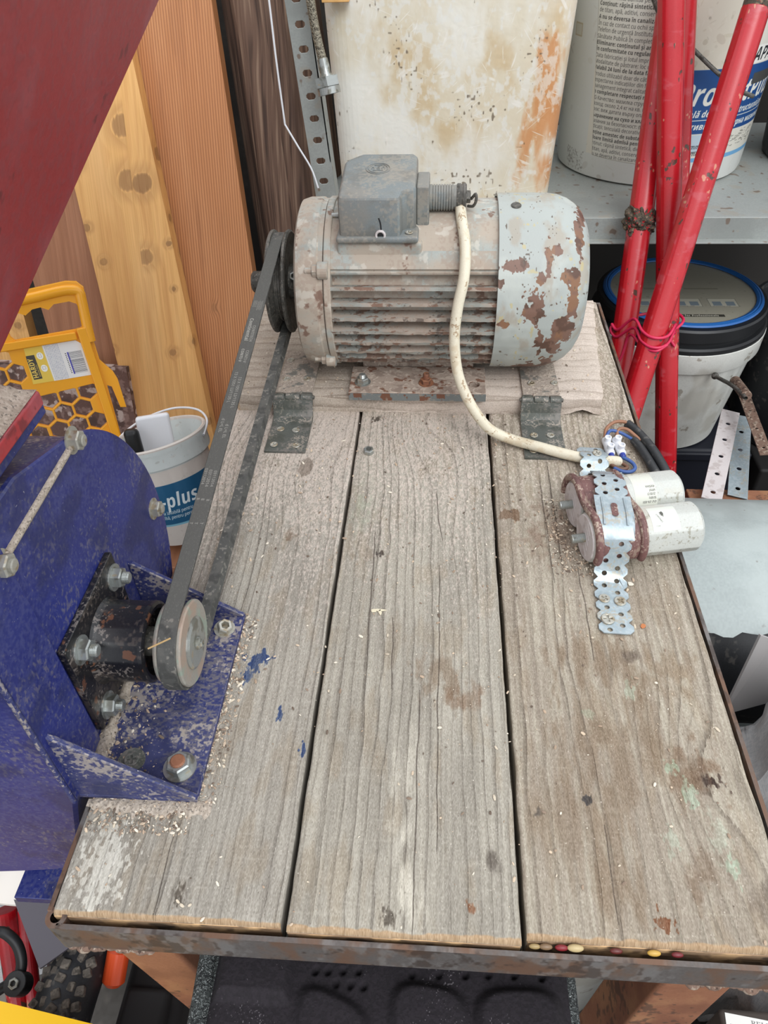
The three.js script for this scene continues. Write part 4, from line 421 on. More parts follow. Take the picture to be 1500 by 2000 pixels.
// ---------------------------------------------------------------- capacitors under their strap
const CY = 0.0222, cdir = V(0.0886, 0, -0.0170).normalize(), cperp = V(cdir.z, 0, -cdir.x);   // cperp points to the back of the bench
function capacitor(label, a, len, R, face) { const t = thing('motor_capacitor', label, 'capacitor', [a.x, 0.0005, a.z]); const at = (k) => a.clone().addScaledVector(cdir, k);
  part(t, 'capacitor_can', [lathe([[0, 0.0015], [R - 0.003, 0.0015], [R - 0.0008, 0.0008], [R, 0.002], [R, len - 0.003], [R - 0.003, len], [0, len]], a, cdir, 64)], M.capacitor);
  part(t, 'end_disc', [lathe([[0, 0], [R - 0.002, 0], [R - 0.0012, 0.0009], [R - 0.0012, 0.002], [0, 0.002]], at(-0.0002), cdir, 48)], M.capEnd);
  const rib = []; for (let i = -2; i <= 2; i++) for (const s of [-1, 1]) rib.push(new THREE.BoxGeometry(0.0005, 0.0005, 0.011).rotateX(s * 0.7).translate(0, i * 0.006 + 0.002, s * 0.0045)); part(t, 'embossed_ribs', merge(rib).applyMatrix4(new THREE.Matrix4().makeBasis(cdir, V(0, 1, 0), V().crossVectors(cdir, V(0, 1, 0))).setPosition(at(-0.0002))), M.capEnd);
  const th = []; for (let i = 0; i < 9; i++) th.push([0.0042, i * 0.0013], [0.0036, i * 0.0013 + 0.00065]); part(t, 'threaded_stud', lathe([[0, 0], ...th, [0.0035, 0.0118], [0, 0.012]], at(0), cdir.clone().negate(), 20, 0.3), M.zinc);
  part(t, 'terminal_cap', lathe([[0, 0], [0.009, 0], [0.009, 0.003], [0.006, 0.006], [0, 0.007]], at(len), cdir, 24), M.black2);
  if (face) { // printed label wrapped on the can
    const N = 24, g = new THREE.BufferGeometry(), pos = [], uv = [], idx = []; for (let i = 0; i <= N; i++) for (let j = 0; j < 2; j++) { const an = (face.a0 + (face.a1 - face.a0) * i / N) * Math.PI / 180, p = at(face.x0 + (face.x1 - face.x0) * j).addScaledVector(cperp, -Math.cos(an) * (R + 0.00012)).add(V(0, Math.sin(an) * (R + 0.00012), 0)); pos.push(p.x, p.y, p.z); uv.push(j, i / N); }
    for (let i = 0; i < N; i++) idx.push(i * 2, i * 2 + 1, i * 2 + 2, i * 2 + 1, i * 2 + 3, i * 2 + 2); g.setAttribute('position', new THREE.Float32BufferAttribute(pos, 3)); g.setAttribute('uv', new THREE.Float32BufferAttribute(uv, 2)); g.setIndex(idx); g.computeVertexNormals(); part(t, face.name, g, std({ map: face.map, roughness: 0.5, side: THREE.DoubleSide }), { uv: true }); } }
const lab1 = canvasTex(512, 512, (g, w, h) => { g.fillStyle = '#cfd0c4'; g.fillRect(0, 0, w, h); const r = rng(8); for (let i = 0; i < 900; i++) { g.fillStyle = `rgba(120,112,96,${r() * 0.3})`; g.fillRect(r() * w, r() * h * 0.5, 2 + r() * 4, 2 + r() * 4); } g.fillStyle = '#3c3c38'; g.save(); g.translate(w, h); g.rotate(Math.PI); g.font = 'bold 46px sans-serif'; ['47uF ±5% 450V', '50/60Hz', '-25/85/21', 'HPFNT', '45x92mm'].forEach((s, i) => g.fillText(s, 20, 70 + i * 52)); g.restore(); });
const lab2 = canvasTex(512, 512, (g, w, h) => { g.fillStyle = '#d3d6cc'; g.fillRect(0, 0, w, h); g.fillStyle = '#55544e'; g.save(); g.translate(260, 170); g.rotate(2.6); for (let i = 0; i < 4; i++) { g.rotate(0.5); g.beginPath(); g.moveTo(0, 0); g.lineTo(26, -80); g.lineTo(52, -10); g.fill(); } g.restore(); g.save(); g.translate(120, 200); g.rotate(1.2); g.font = 'bold 40px sans-serif'; g.fillText('CORONET', -20, 0); g.restore(); g.font = '34px sans-serif'; g.fillText('·COM·', 60, 420); });
capacitor('front white capacitor under the perforated strap, with a star mark printed on top', V(0.1445, CY, -0.3150), 0.0985, 0.0217, { name: 'printed_mark', x0: 0.052, x1: 0.076, a0: 40, a1: 105, map: lab2 });
capacitor('rear white capacitor under the perforated strap, with a printed paper label', V(0.1392, CY, -0.3585), 0.0970, 0.0217, { name: 'paper_label', x0: 0.05, x1: 0.07, a0: 20, a1: 110, map: lab1 });
// path of the strap in the plane across the capacitors: [distance towards the back from the front end, height]
const pathAt = (pts) => { const c = new THREE.CatmullRomCurve3(pts.map(([s, y]) => V(s, y, 0)), false, 'centripetal'); c.arcLengthDivisions = 400; return c; };
function bend(g, curve, o, ex, es, L) { const p = g.attributes.position; for (let i = 0; i < p.count; i++) { const u = Math.min(1, Math.max(0, p.getY(i) / L)), c = curve.getPointAt(u), t = curve.getTangentAt(u), n = V(-t.y, t.x, 0); const s = c.x + n.x * p.getZ(i), y = c.y + n.y * p.getZ(i); const q = o.clone().addScaledVector(ex, p.getX(i)).addScaledVector(es, s); p.setXYZ(i, q.x, y, q.z); } g.deleteAttribute('normal'); g.computeVertexNormals(); return g; }
const over = (R) => [[0.070, R * 0.9], [0.0715, 0.012]].slice(0, 0);
{ // rubber sleeve pad lying over both capacitors
  const c0 = V(0.1478, 0, -0.3152), R = 0.0228, pts = []; for (let a = 205; a >= 75; a -= 10) pts.push([0.0 - Math.cos((180 - a) * Math.PI / 180) * R, CY + Math.sin((180 - a) * Math.PI / 180) * R].map((v) => v)); const P = [];
  for (let a = -20; a <= 95; a += 9) P.push([-Math.cos(a * Math.PI / 180) * R, CY + Math.sin(a * Math.PI / 180) * R]); P.push([0.014, CY + R * 0.86], [0.022, CY + R * 0.80], [0.031, CY + R * 0.86]); for (let a = 86; a <= 195; a += 9) P.push([0.0448 - Math.cos(a * Math.PI / 180) * R, CY + Math.sin(a * Math.PI / 180) * R]);
  const cv = pathAt(P), L = cv.getLength(), W = 0.0405, g = new THREE.BoxGeometry(W, L, 0.0016, 4, 90, 1).translate(W / 2, L / 2, 0.0006);
  const t = thing('rubber_pad', 'brown rubber pad with hemmed edges between the strap and the two capacitors', 'pad', [c0.x, 0, c0.z]);
  const es = cperp, line = (dx) => Array.from({ length: 60 }, (_, i) => { const c = cv.getPointAt(i / 59), tn = cv.getTangentAt(i / 59); return c0.clone().addScaledVector(cdir, dx).addScaledVector(es, c.x - tn.y * 0.0014).add(V(0, c.y + tn.x * 0.0014, 0)); });
  part(t, 'pad_web', bend(norm(g), cv, c0, cdir, es, L), M.sleeve); part(t, 'hem', tube(line(0.001), 0.0036, 100, 12), M.sleeve); part(t, 'hem', tube(line(W - 0.001), 0.0036, 100, 12), M.sleeve); }
{ // galvanised scalloped strap: flat units with holes, bent along their path
  const c0 = V(0.1660, 0, -0.3185), es = V(0.052, 0, -0.9986), ex0 = V(0.9986, 0, 0.052), R = 0.0262, yT = CY + R - 0.001;
  const P = [[-0.0915, 0.0008], [-0.075, 0.0008], [-0.06, 0.0009], [-0.045, 0.0012], [-0.036, 0.0035], [-0.0305, 0.009], [-0.027, 0.017], [-0.0235, 0.029]]; for (let a = 34; a <= 90; a += 14) P.push([-Math.cos(a * Math.PI / 180) * R, CY + Math.sin(a * Math.PI / 180) * R]); P.push([0.012, yT], [0.030, yT + 0.0006], [0.0448, yT + 0.001]); for (let a = 108; a <= 165; a += 14) P.push([0.0448 - Math.cos(a * Math.PI / 180) * R, CY + Math.sin(a * Math.PI / 180) * R]); P.push([0.075, 0.018], [0.081, 0.006], [0.0875, 0.0012], [0.1, 0.0010], [0.1085, 0.0012], [0.1135, 0.0048], [0.119, 0.0118], [0.126, 0.0128], [0.133, 0.0105], [0.139, 0.003], [0.1435, 0.0016], [0.152, 0.0014]);
  const cv = pathAt(P), L = cv.getLength(), n = Math.round(L / 0.0116), u = L / n, hw = 0.0138;
  const t = thing('perforated_strap', 'shiny galvanised perforated strap with scalloped edges holding the capacitors to the bench', 'strap', [c0.x, 0, c0.z]);
  const gs = []; const dens = (a) => { const o = []; for (let i = 0; i < a.length; i++) { const p = a[i], q = a[(i + 1) % a.length], k = Math.max(1, Math.ceil(Math.hypot(q[0] - p[0], q[1] - p[1]) / 0.0016)); for (let j = 0; j < k; j++) o.push([p[0] + (q[0] - p[0]) * j / k, p[1] + (q[1] - p[1]) * j / k]); } return o; };
  const sTop0 = 0.098, sTop1 = 0.146; let s = 0;
  for (let i = 0; i < n; i++) { const a = i * u, b = a + u, mid = (a + b) / 2, top = mid > sTop0 && mid < sTop1, w = top ? hw + 0.0016 : hw, cc = top ? 0 : u * 0.3;
    const o = dens([[-w + cc, a], [w - cc, a], [w, a + cc * 1.05], [w, b - cc * 1.05], [w - cc, b], [-w + cc, b], [-w, b - cc * 1.05], [-w, a + cc * 1.05]].filter((p, k, arr) => !k || p[0] !== arr[k - 1][0] || p[1] !== arr[k - 1][1]));
    const hs = []; if (!top) { const sd = i % 2 ? 1 : -1; hs.push(hole(-0.0052, a + u * 0.30, 0.0022), hole(0.0052, a + u * 0.72, 0.0022)); }
    gs.push(extr(poly(o, hs), 0.0011, 0, 8)); }
  const g = merge(gs), body = bend(g, cv, c0, ex0, es, L); part(t, 'strap_band', toCreasedNormals(body, 0.5), M.galv);
  const sm = (sTop0 + sTop1) / 2; const ridge = (x) => { const cpt = []; for (let k = -1; k <= 1.001; k += 0.25) { const c = cv.getPointAt((sm + k * 0.016) / L), tn = cv.getTangentAt((sm + k * 0.016) / L); cpt.push(c0.clone().addScaledVector(ex0, x).addScaledVector(es, c.x - tn.y * 0.0011).add(V(0, c.y + tn.x * 0.0011, 0))); } return tube(cpt, 0.0011, 30, 8); };
  part(t, 'pressed_rib', ridge(-0.0095), M.galv); part(t, 'pressed_rib', ridge(0.0095), M.galv);
  { const c = cv.getPointAt(sm / L), q = c0.clone().addScaledVector(es, c.x).add(V(0, c.y + 0.00125, 0)); const sl = new THREE.Shape(); const l = 0.0055, r2 = 0.0027; sl.moveTo(-r2, -l); sl.lineTo(-r2, l); sl.absarc(0, l, r2, Math.PI, 0, true); sl.lineTo(r2, -l); sl.absarc(0, -l, r2, 0, -Math.PI, true); part(t, 'slot', extr(sl, 0.0003, 0, 10).applyMatrix4(new THREE.Matrix4().makeBasis(ex0, es, V(0, 1, 0)).setPosition(q)), M.sleeve, { label: 'long slot showing the pad below' }); }
  for (const [s2, x, r2] of [[-0.0775, -0.006, 0.0056], [-0.0555, -0.0065, 0.0047], [-0.0575, 0.006, 0.0050], [0.1275, 0.003, 0.0046]]) { const h = s2 > 0 ? 0.0135 : 0.0018; const q = c0.clone().addScaledVector(ex0, x).addScaledVector(es, s2); part(t, 'strap_screw', screwGeo(V(q.x, h, q.z), V(0, 1, 0), r2, s2 * 40), M.screw); } }
// ---------------------------------------------------------------- connectors and wires
function connector(label, x, z, turn) { const t = thing('terminal_connector', label, 'connector', [x, 0.0005, z]); const d = V(Math.sin(turn), 0, Math.cos(turn)), at = (k, y) => V(x + d.x * k, y, z + d.z * k);
  part(t, 'connector_body', [cyl(at(-0.013, 0.0055), at(0.013, 0.0055), 0.0044, 20, 0.0012), bx(x - 0.0035, x + 0.0035, 0.0008, 0.008, z - 0.004, z + 0.004, 0.001)], M.nylon);
  for (const k of [-0.0065, 0.0065]) part(t, 'screw_tower', lathe([[0, 0], [0.0036, 0], [0.0034, 0.0085], [0.0022, 0.009], [0.0018, 0.006], [0, 0.0058]], at(k, 0.0055), V(0, 1, 0.12), 18), M.nylon);
  part(t, 'wire_collar', cyl(at(0.0125, 0.0055), at(0.0185, 0.0055), 0.0029, 14), M.navy); }
connector('left white plastic screw connector joining the wires beside the strap', 0.1915, -0.468, 0.06); connector('right white plastic screw connector joining the wires beside the red posts', 0.2022, -0.4685, 0.1);
const wire = (name, label, pts, r, m) => solo(name, label, 'wire', [tube(pts, r, 70, 10), cap(pts[0], r), cap(pts[pts.length - 1], r)], m);
wire('core_wire', 'brown wire looping from the left white connector into the cream cable end', [V(0.193, 0.0055, -0.4505), V(0.1965, 0.005, -0.445), V(0.203, 0.0045, -0.4405), V(0.2055, 0.004, -0.4365), V(0.202, 0.0038, -0.434), V(0.195, 0.004, -0.4355), V(0.19, 0.005, -0.4395)], 0.0019, M.wireBrown);
wire('core_wire', 'blue wire looping from the right white connector into the cream cable end', [V(0.2035, 0.0055, -0.4505), V(0.2085, 0.005, -0.4465), V(0.2125, 0.0045, -0.4405), V(0.2125, 0.004, -0.4345), V(0.208, 0.0035, -0.4305), V(0.200, 0.0035, -0.4305), V(0.193, 0.004, -0.4345)], 0.0019, M.wireBlue);
wire('core_wire', 'copper brown wire arching from the left connector to the rear black cable', [V(0.190, 0.006, -0.481), V(0.1925, 0.011, -0.492), V(0.201, 0.014, -0.4995), V(0.210, 0.013, -0.5025), V(0.2185, 0.010, -0.5035)], 0.0018, M.wireCopper);
wire('core_wire', 'copper brown wire from the right connector to the front black cable', [V(0.2015, 0.006, -0.4815), V(0.205, 0.012, -0.490), V(0.212, 0.013, -0.489), V(0.220, 0.010, -0.4825), V(0.2245, 0.008, -0.4775)], 0.0018, M.wireCopper);
wire('core_wire', 'short blue wire crossing behind the two white connectors', [V(0.1905, 0.008, -0.480), V(0.196, 0.011, -0.4885), V(0.205, 0.010, -0.4875), V(0.213, 0.008, -0.4835), V(0.2195, 0.007, -0.477)], 0.0017, M.wireBlue);
solo('black_cable', 'rear black rubber cable sliding over the bench edge beside the red posts', 'cable', [tube([V(0.2165, 0.009, -0.5045), V(0.2225, 0.0085, -0.495), V(0.2305, 0.0085, -0.474), V(0.2365, 0.008, -0.45), V(0.2415, 0.005, -0.425), V(0.2455, -0.004, -0.405), V(0.249, -0.06, -0.39), V(0.252, -0.2, -0.38)], 0.0047, 80, 12)], M.cordBlack);
solo('black_cable', 'front black rubber cable lying along the bench edge behind the capacitors', 'cable', [tube([V(0.2195, 0.006, -0.4795), V(0.2235, 0.0058, -0.468), V(0.2272, 0.0058, -0.45), V(0.2305, 0.0058, -0.43), V(0.235, 0.004, -0.413), V(0.2395, -0.006, -0.398), V(0.2405, -0.06, -0.39), V(0.242, -0.2, -0.385)], 0.0044, 80, 12)], M.cordBlack);
// ---------------------------------------------------------------- small things on the bench
{ const t = thing('loose_nut', 'small loose hexagon nut lying on the middle board', 'nut', [-0.0552, 0.0003, -0.4583]); part(t, 'nut_body', [hexNut(V(-0.0552, 0.0003, -0.4583), V(0.05, 1, 0.08), 0.0056, 0.0052, 0.3)], M.zinc); }
const flakeGeo = (x, z, w, d, seed, y = 0.0004) => { const r = rng(seed), n = 9, p = []; for (let i = 0; i < n; i++) { const a = i / n * Math.PI * 2, k = 0.55 + r() * 0.5; p.push([Math.cos(a) * w * k, Math.sin(a) * d * k]); } return extr(poly(p), 0.0009, 0.0002, 2).rotateX(-Math.PI / 2).translate(x, y, z); };
solo('paint_flake', 'pale forked flake lying on the middle board', 'flake', [flakeGeo(-0.031, -0.2448, 0.0075, 0.0016, 4), flakeGeo(-0.029, -0.2425, 0.002, 0.0034, 6), flakeGeo(-0.034, -0.2432, 0.003, 0.0014, 8)], plain(0xd8cfb4, 0.8));
solo('chip', 'white chip lying on the right board beside the strap', 'chip', flakeGeo(0.1815, -0.282, 0.0038, 0.0024, 12), plain(0xdcd6c6, 0.8));
solo('chip', 'orange chip lying on the right board near the front end of the strap', 'chip', flakeGeo(0.1835, -0.2365, 0.0030, 0.0030, 15), plain(0xb87448, 0.8));
solo('straw', 'thin straw stuck across the drive belt near the small pulley', 'straw', cyl(V(-0.1692, 0.0905, -0.1302), V(-0.1545, 0.0955, -0.1355), 0.0006, 6), plain(0xb89a6a, 0.8));
for (const [x, c, s, lb] of [[0.0772, 0x9a8458, 0.0030, 'tan bean in the gap behind the front rail, leftmost of the row'], [0.0835, 0x7a6248, 0.0034, 'brown bean in the gap behind the front rail beside the tan one'], [0.0925, 0x7c1f26, 0.0034, 'dark red bean in the gap behind the front rail, left of the long cream bean'], [0.1003, 0xb8a478, 0.0042, 'long cream bean in the gap behind the front rail'], [0.1235, 0x5c2420, 0.0032, 'dark red bean in the gap behind the front rail, left of the yellow bean'], [0.1448, 0xc09a48, 0.0034, 'yellow bean in the gap behind the front rail'], [0.1580, 0x6a2226, 0.003, 'dark red bean in the gap behind the front rail, right of the yellow bean']])
  solo('bean', lb, 'bean', new THREE.SphereGeometry(s, 16, 10).scale(1.15, 0.62, 0.5).translate(x, -0.0022 - (0.0042 - s), 0.0012), plain(c, 0.4));
{ const ridge = (len, w, seed, hgt) => { const g = new THREE.PlaneGeometry(len, w, 90, 12), p = g.attributes.position; for (let i = 0; i < p.count; i++) { const s = p.getX(i) / len + 0.5, t = p.getY(i) / w + 0.5; const e = Math.min(1, s * 14, (1 - s) * 14); p.setXYZ(i, p.getX(i), p.getY(i) * (0.25 + 1.1 * vn(s * 30, 2.5, 99, 9, seed)), Math.sin(Math.PI * t) * e * (0.0004 + hgt * vn(s * 26, t * 2 + 3, 99, 99, seed + 1) + 0.0014 * vn(s * 90, t * 9 + 3, 199, 99, seed + 2)) - 0.0002); } g.computeVertexNormals(); return g; };
  solo('meal_dust', 'ridge of meal dust along the foot of the blue drum on its base plate', 'dust', ridge(0.15, 0.014, 5, 0.0026).rotateX(-Math.PI / 2).rotateY(Math.PI / 2).translate(-0.2155, 0.0049, -0.152), M.dustHeap, { kind: 'stuff' });
  solo('meal_dust', 'ridge of meal dust on the left board in front of the blue gusset', 'dust', ridge(0.085, 0.016, 9, 0.0014).rotateX(-Math.PI / 2).translate(-0.172, 0.0004, -0.0695), M.dustHeap, { kind: 'stuff' }); }
{ // crumbs of sawdust and meal over the bench: too many to count
  const r = rng(77), N = 5200, g = new THREE.IcosahedronGeometry(0.00048, 0).scale(1.3, 0.6, 0.9), im = new THREE.InstancedMesh(g, std({ color: 0xffffff, roughness: 0.95 }), N), m4 = new THREE.Matrix4(), q = new THREE.Quaternion(), col = new THREE.Color();
  const tones = [0xcabda8, 0xb09a84, 0x8a7868, 0xded4c2, 0xa08c78, 0x6a5c50, 0xc8b49c]; let k = 0;
  while (k < N) { let x, y = 0.0006, z; const u = r();
    if (u < 0.42) { x = -0.21 + r() * 0.43; z = -r() * 0.53; if (r() > 0.15 + 0.85 * Math.pow(-z / 0.53, 0.8)) continue; }
    else if (u < 0.55) { x = -0.20 + r() * 0.39; z = -0.535 - r() * 0.2; y = 0.0226; }
    else if (u < 0.66) { x = -0.2205 + r() * r() * 0.05; z = -0.232 + r() * 0.155; y = 0.0052; }
    else if (u < 0.80) { x = -0.221 + r() * 0.08; z = -0.0722 + Math.pow(r(), 2.2) * 0.022; if (x < -0.211) continue; }
    else if (u < 0.90) { x = 0.118 + r() * 0.035; z = -0.39 + r() * 0.1; }
    else { x = -0.1395 + Math.pow(r(), 2) * 0.012; z = -0.233 + r() * 0.16; }
    const s = 0.5 + Math.pow(r(), 3) * 2.2; q.setFromEuler(new THREE.Euler(r() * 0.6, r() * 6.28, r() * 0.6)); m4.compose(V(x, y + s * 0.0001, z), q, V(s * (0.7 + r()), s * 0.7, s)); im.setMatrixAt(k, m4); im.setColorAt(k, col.setHex(tones[(r() * tones.length) | 0])); k++; }
  im.name = 'sawdust_crumbs'; im.userData = { label: 'pale sawdust and meal crumbs scattered over the bench boards', category: 'crumbs', kind: 'stuff' }; im.castShadow = im.receiveShadow = true; scene.add(im); }

// ---------------------------------------------------------------- grey shelving and what stands on it
{ const t = thing('metal_shelving', 'grey steel shelving with slotted angle uprights behind the motor', 'shelving', [0.3, -DROP, -1.17]);
  part(t, 'shelf', [bx(-0.165, 0.80, 0.054, 0.06, -1.42, -0.948, 0.002), bx(-0.165, 0.80, 0.0265, 0.06, -0.949, -0.9455, 0.001), bx(-0.165, 0.80, 0.0265, 0.029, -0.949, -0.93 - 0.002, 0.0008)], M.shelf);
  const up = (x, tilt) => { const o = [[-0.0148, 0], [0.0148, 0], [0.0148, 1.15], [-0.0148, 1.15]], hs = []; for (let i = 0; i < 41; i++) { const yy = 0.022 + i * 0.0272, p = new THREE.Path(), a = 0.0062, b = 0.0040; p.moveTo(-a + 0.0025, yy - b); p.lineTo(-a, yy - b + 0.0025); p.lineTo(-a, yy + b - 0.0025); p.lineTo(-a + 0.0025, yy + b); p.lineTo(a - 0.0025, yy + b); p.lineTo(a, yy + b - 0.0025); p.lineTo(a, yy - b + 0.0025); p.lineTo(a - 0.0025, yy - b); hs.push(p); }
    return [extr(poly(o, hs), 0.002, 0.0004).rotateZ(tilt).translate(x, -DROP, -0.9425), new THREE.BoxGeometry(0.002, 1.15, 0.03).translate(0.0138, 0.575, 0).rotateZ(tilt).translate(x, -DROP, -0.9555)]; };
  part(t, 'upright', up(-0.0885, 0.0768), M.shelf); part(t, 'upright', up(0.79, 0), M.shelf);
  part(t, 'upright', bx(-0.165, -0.135, -DROP, 0.43, -1.425, -1.42, 0.0005), M.shelf); part(t, 'upright', bx(0.77, 0.80, -DROP, 0.43, -1.425, -1.42, 0.0005), M.shelf); }
{ // yellowed plastic tub, tapering downwards
  const N = 4, sh = new THREE.Shape(), w = 0.1555, d = 0.25, r = 0.035; sh.moveTo(-w + r, 0); sh.lineTo(w - r, 0); sh.quadraticCurveTo(w, 0, w, r); sh.lineTo(w, d - r); sh.quadraticCurveTo(w, d, w - r, d); sh.lineTo(-w + r, d); sh.quadraticCurveTo(-w, d, -w, d - r); sh.lineTo(-w, r); sh.quadraticCurveTo(-w, 0, -w + r, 0);
  const ht = 0.42, g = norm(new THREE.ExtrudeGeometry(sh, { depth: ht, steps: 12, bevelEnabled: true, bevelThickness: 0.012, bevelSize: 0.010, bevelOffset: -0.010, bevelSegments: 4, curveSegments: 10 }).rotateX(-Math.PI / 2).translate(0, 0.012, 0)), p = g.attributes.position, uv = g.attributes.uv;
  for (let i = 0; i < p.count; i++) { const k = 1 + 0.062 * (p.getY(i) / 0.25), y = p.getY(i); p.setX(i, p.getX(i) * k); p.setZ(i, p.getZ(i) * k * 1 + (k - 1) * 0.1); uv.setXY(i, (p.getX(i) - p.getZ(i) * 0.2) / 0.40 + 0.5, y / 0.40); }
  g.deleteAttribute('normal'); g.computeVertexNormals(); g.translate(0.0205, 0.0605, -0.99);
  const { map, bump } = dtex(1024, 1024, (u, v, o) => { o[0] = 232; o[1] = 230; o[2] = 220; const st = fbm(u, v, 14, 4, 5, 510), bl = fbm(u, v, 5, 5, 5, 515);
    const yel = sst(0.36, 0.68, bl * 0.55 + st * 0.45 + 0.03 + (u - 0.45) * 0.2); mixInto(o, [212, 198, 168], yel * 0.7); mixInto(o, [202, 176, 134], sst(0.48, 0.7, fbm(u, v, 12, 8, 6, 520)) * 0.5 * (0.3 + yel));
    { const q = 1 - Math.hypot((u - 0.84) / 0.09, (v - 0.30) / 0.32) + (fbm(u, v, 26, 10, 4, 525) - 0.5) * 1.5; mixInto(o, [202, 136, 82], sst(0.0, 0.6, q) * 0.8); }
    { const q = 1 - Math.hypot((u - 0.58) / 0.03, (v - 0.78) / 0.025) + (fbm(u, v, 60, 20, 4, 528) - 0.5) * 2; mixInto(o, [150, 88, 50], sst(0.2, 0.6, q) * 0.8); }
    mixInto(o, [228, 228, 222], sst(0.54, 0.66, fbm(u, v, 60, 40, 4, 530) * 0.6 + bl * 0.4) * 0.6); for (let k = 0; k < 6; k++) { const a = 0.3 + k * 0.55, uu = u * Math.cos(a) - v * Math.sin(a) + 2, vv = u * Math.sin(a) + v * Math.cos(a) + 2; const sc = vn(uu * 150, vv * 9, 997, 997, 540 + k); mixInto(o, [236, 232, 222], sst(0.93, 0.97, sc) * 0.7); }
    mixInto(o, [96, 82, 66], sst(0.74, 0.84, vn(u * 120, v * 90, 120, 90, 550) * 0.55 + 0.45 * fbm(u, v, 9, 9, 3, 551)) * 0.7); o[3] = 0.5 + (fbm(u, v, 80, 80, 2, 555) - 0.5) * 0.3; });
  solo('plastic_tub', 'big yellowed white plastic tub with orange stains and scratches behind the motor', 'tub', g, std({ map, bumpMap: bump, bumpScale: 0.0008, roughness: 0.5 }), { uv: true });
  solo('wooden_batten', 'short end of a pale wooden batten in front of the stained tub', 'batten', bx(-0.142, -0.107, 0.3235, 0.345, -0.985, -0.97, 0.001), M.pineYellow); }
// pails: a wall profile turned about the vertical
function pailWall(c, r0, r1, h, lip, segs = 72) { return lathe([[0, 0], [r0 - 0.008, 0], [r0 - 0.002, 0.003], [r0, 0.01], [r1 - 0.001, h - lip], [r1 + 0.004, h - lip + 0.001], [r1 + 0.0045, h - 0.004], [r1 + 0.003, h], [r1 - 0.0025, h], [r1 - 0.004, h - 0.004], [r0 - 0.004, 0.012], [0, 0.006]], c, V(0, 1, 0), segs, 0.7); }
function cylUV(g, c, y0, h) { const p = g.attributes.position, uv = g.attributes.uv; for (let i = 0; i < p.count; i += 3) { const us = [0, 1, 2].map((k) => Math.atan2(p.getX(i + k) - c.x, p.getZ(i + k) - c.z) / (2 * Math.PI) + 0.5), mx = Math.max(...us); us.forEach((u, k) => uv.setXY(i + k, mx - u > 0.5 ? u + 1 : u, (p.getY(i + k) - y0) / h)); } return g; }
const smudge = (g, w, h, n, seed, cols) => { const r = rng(seed); for (let i = 0; i < n; i++) { g.fillStyle = cols[(r() * cols.length) | 0]; g.globalAlpha = 0.05 + r() * 0.22; g.beginPath(); g.ellipse(r() * w, r() * h, 1 + r() * r() * 22, 1 + r() * r() * 14, r() * 3, 0, 7); g.fill(); } g.globalAlpha = 1; };
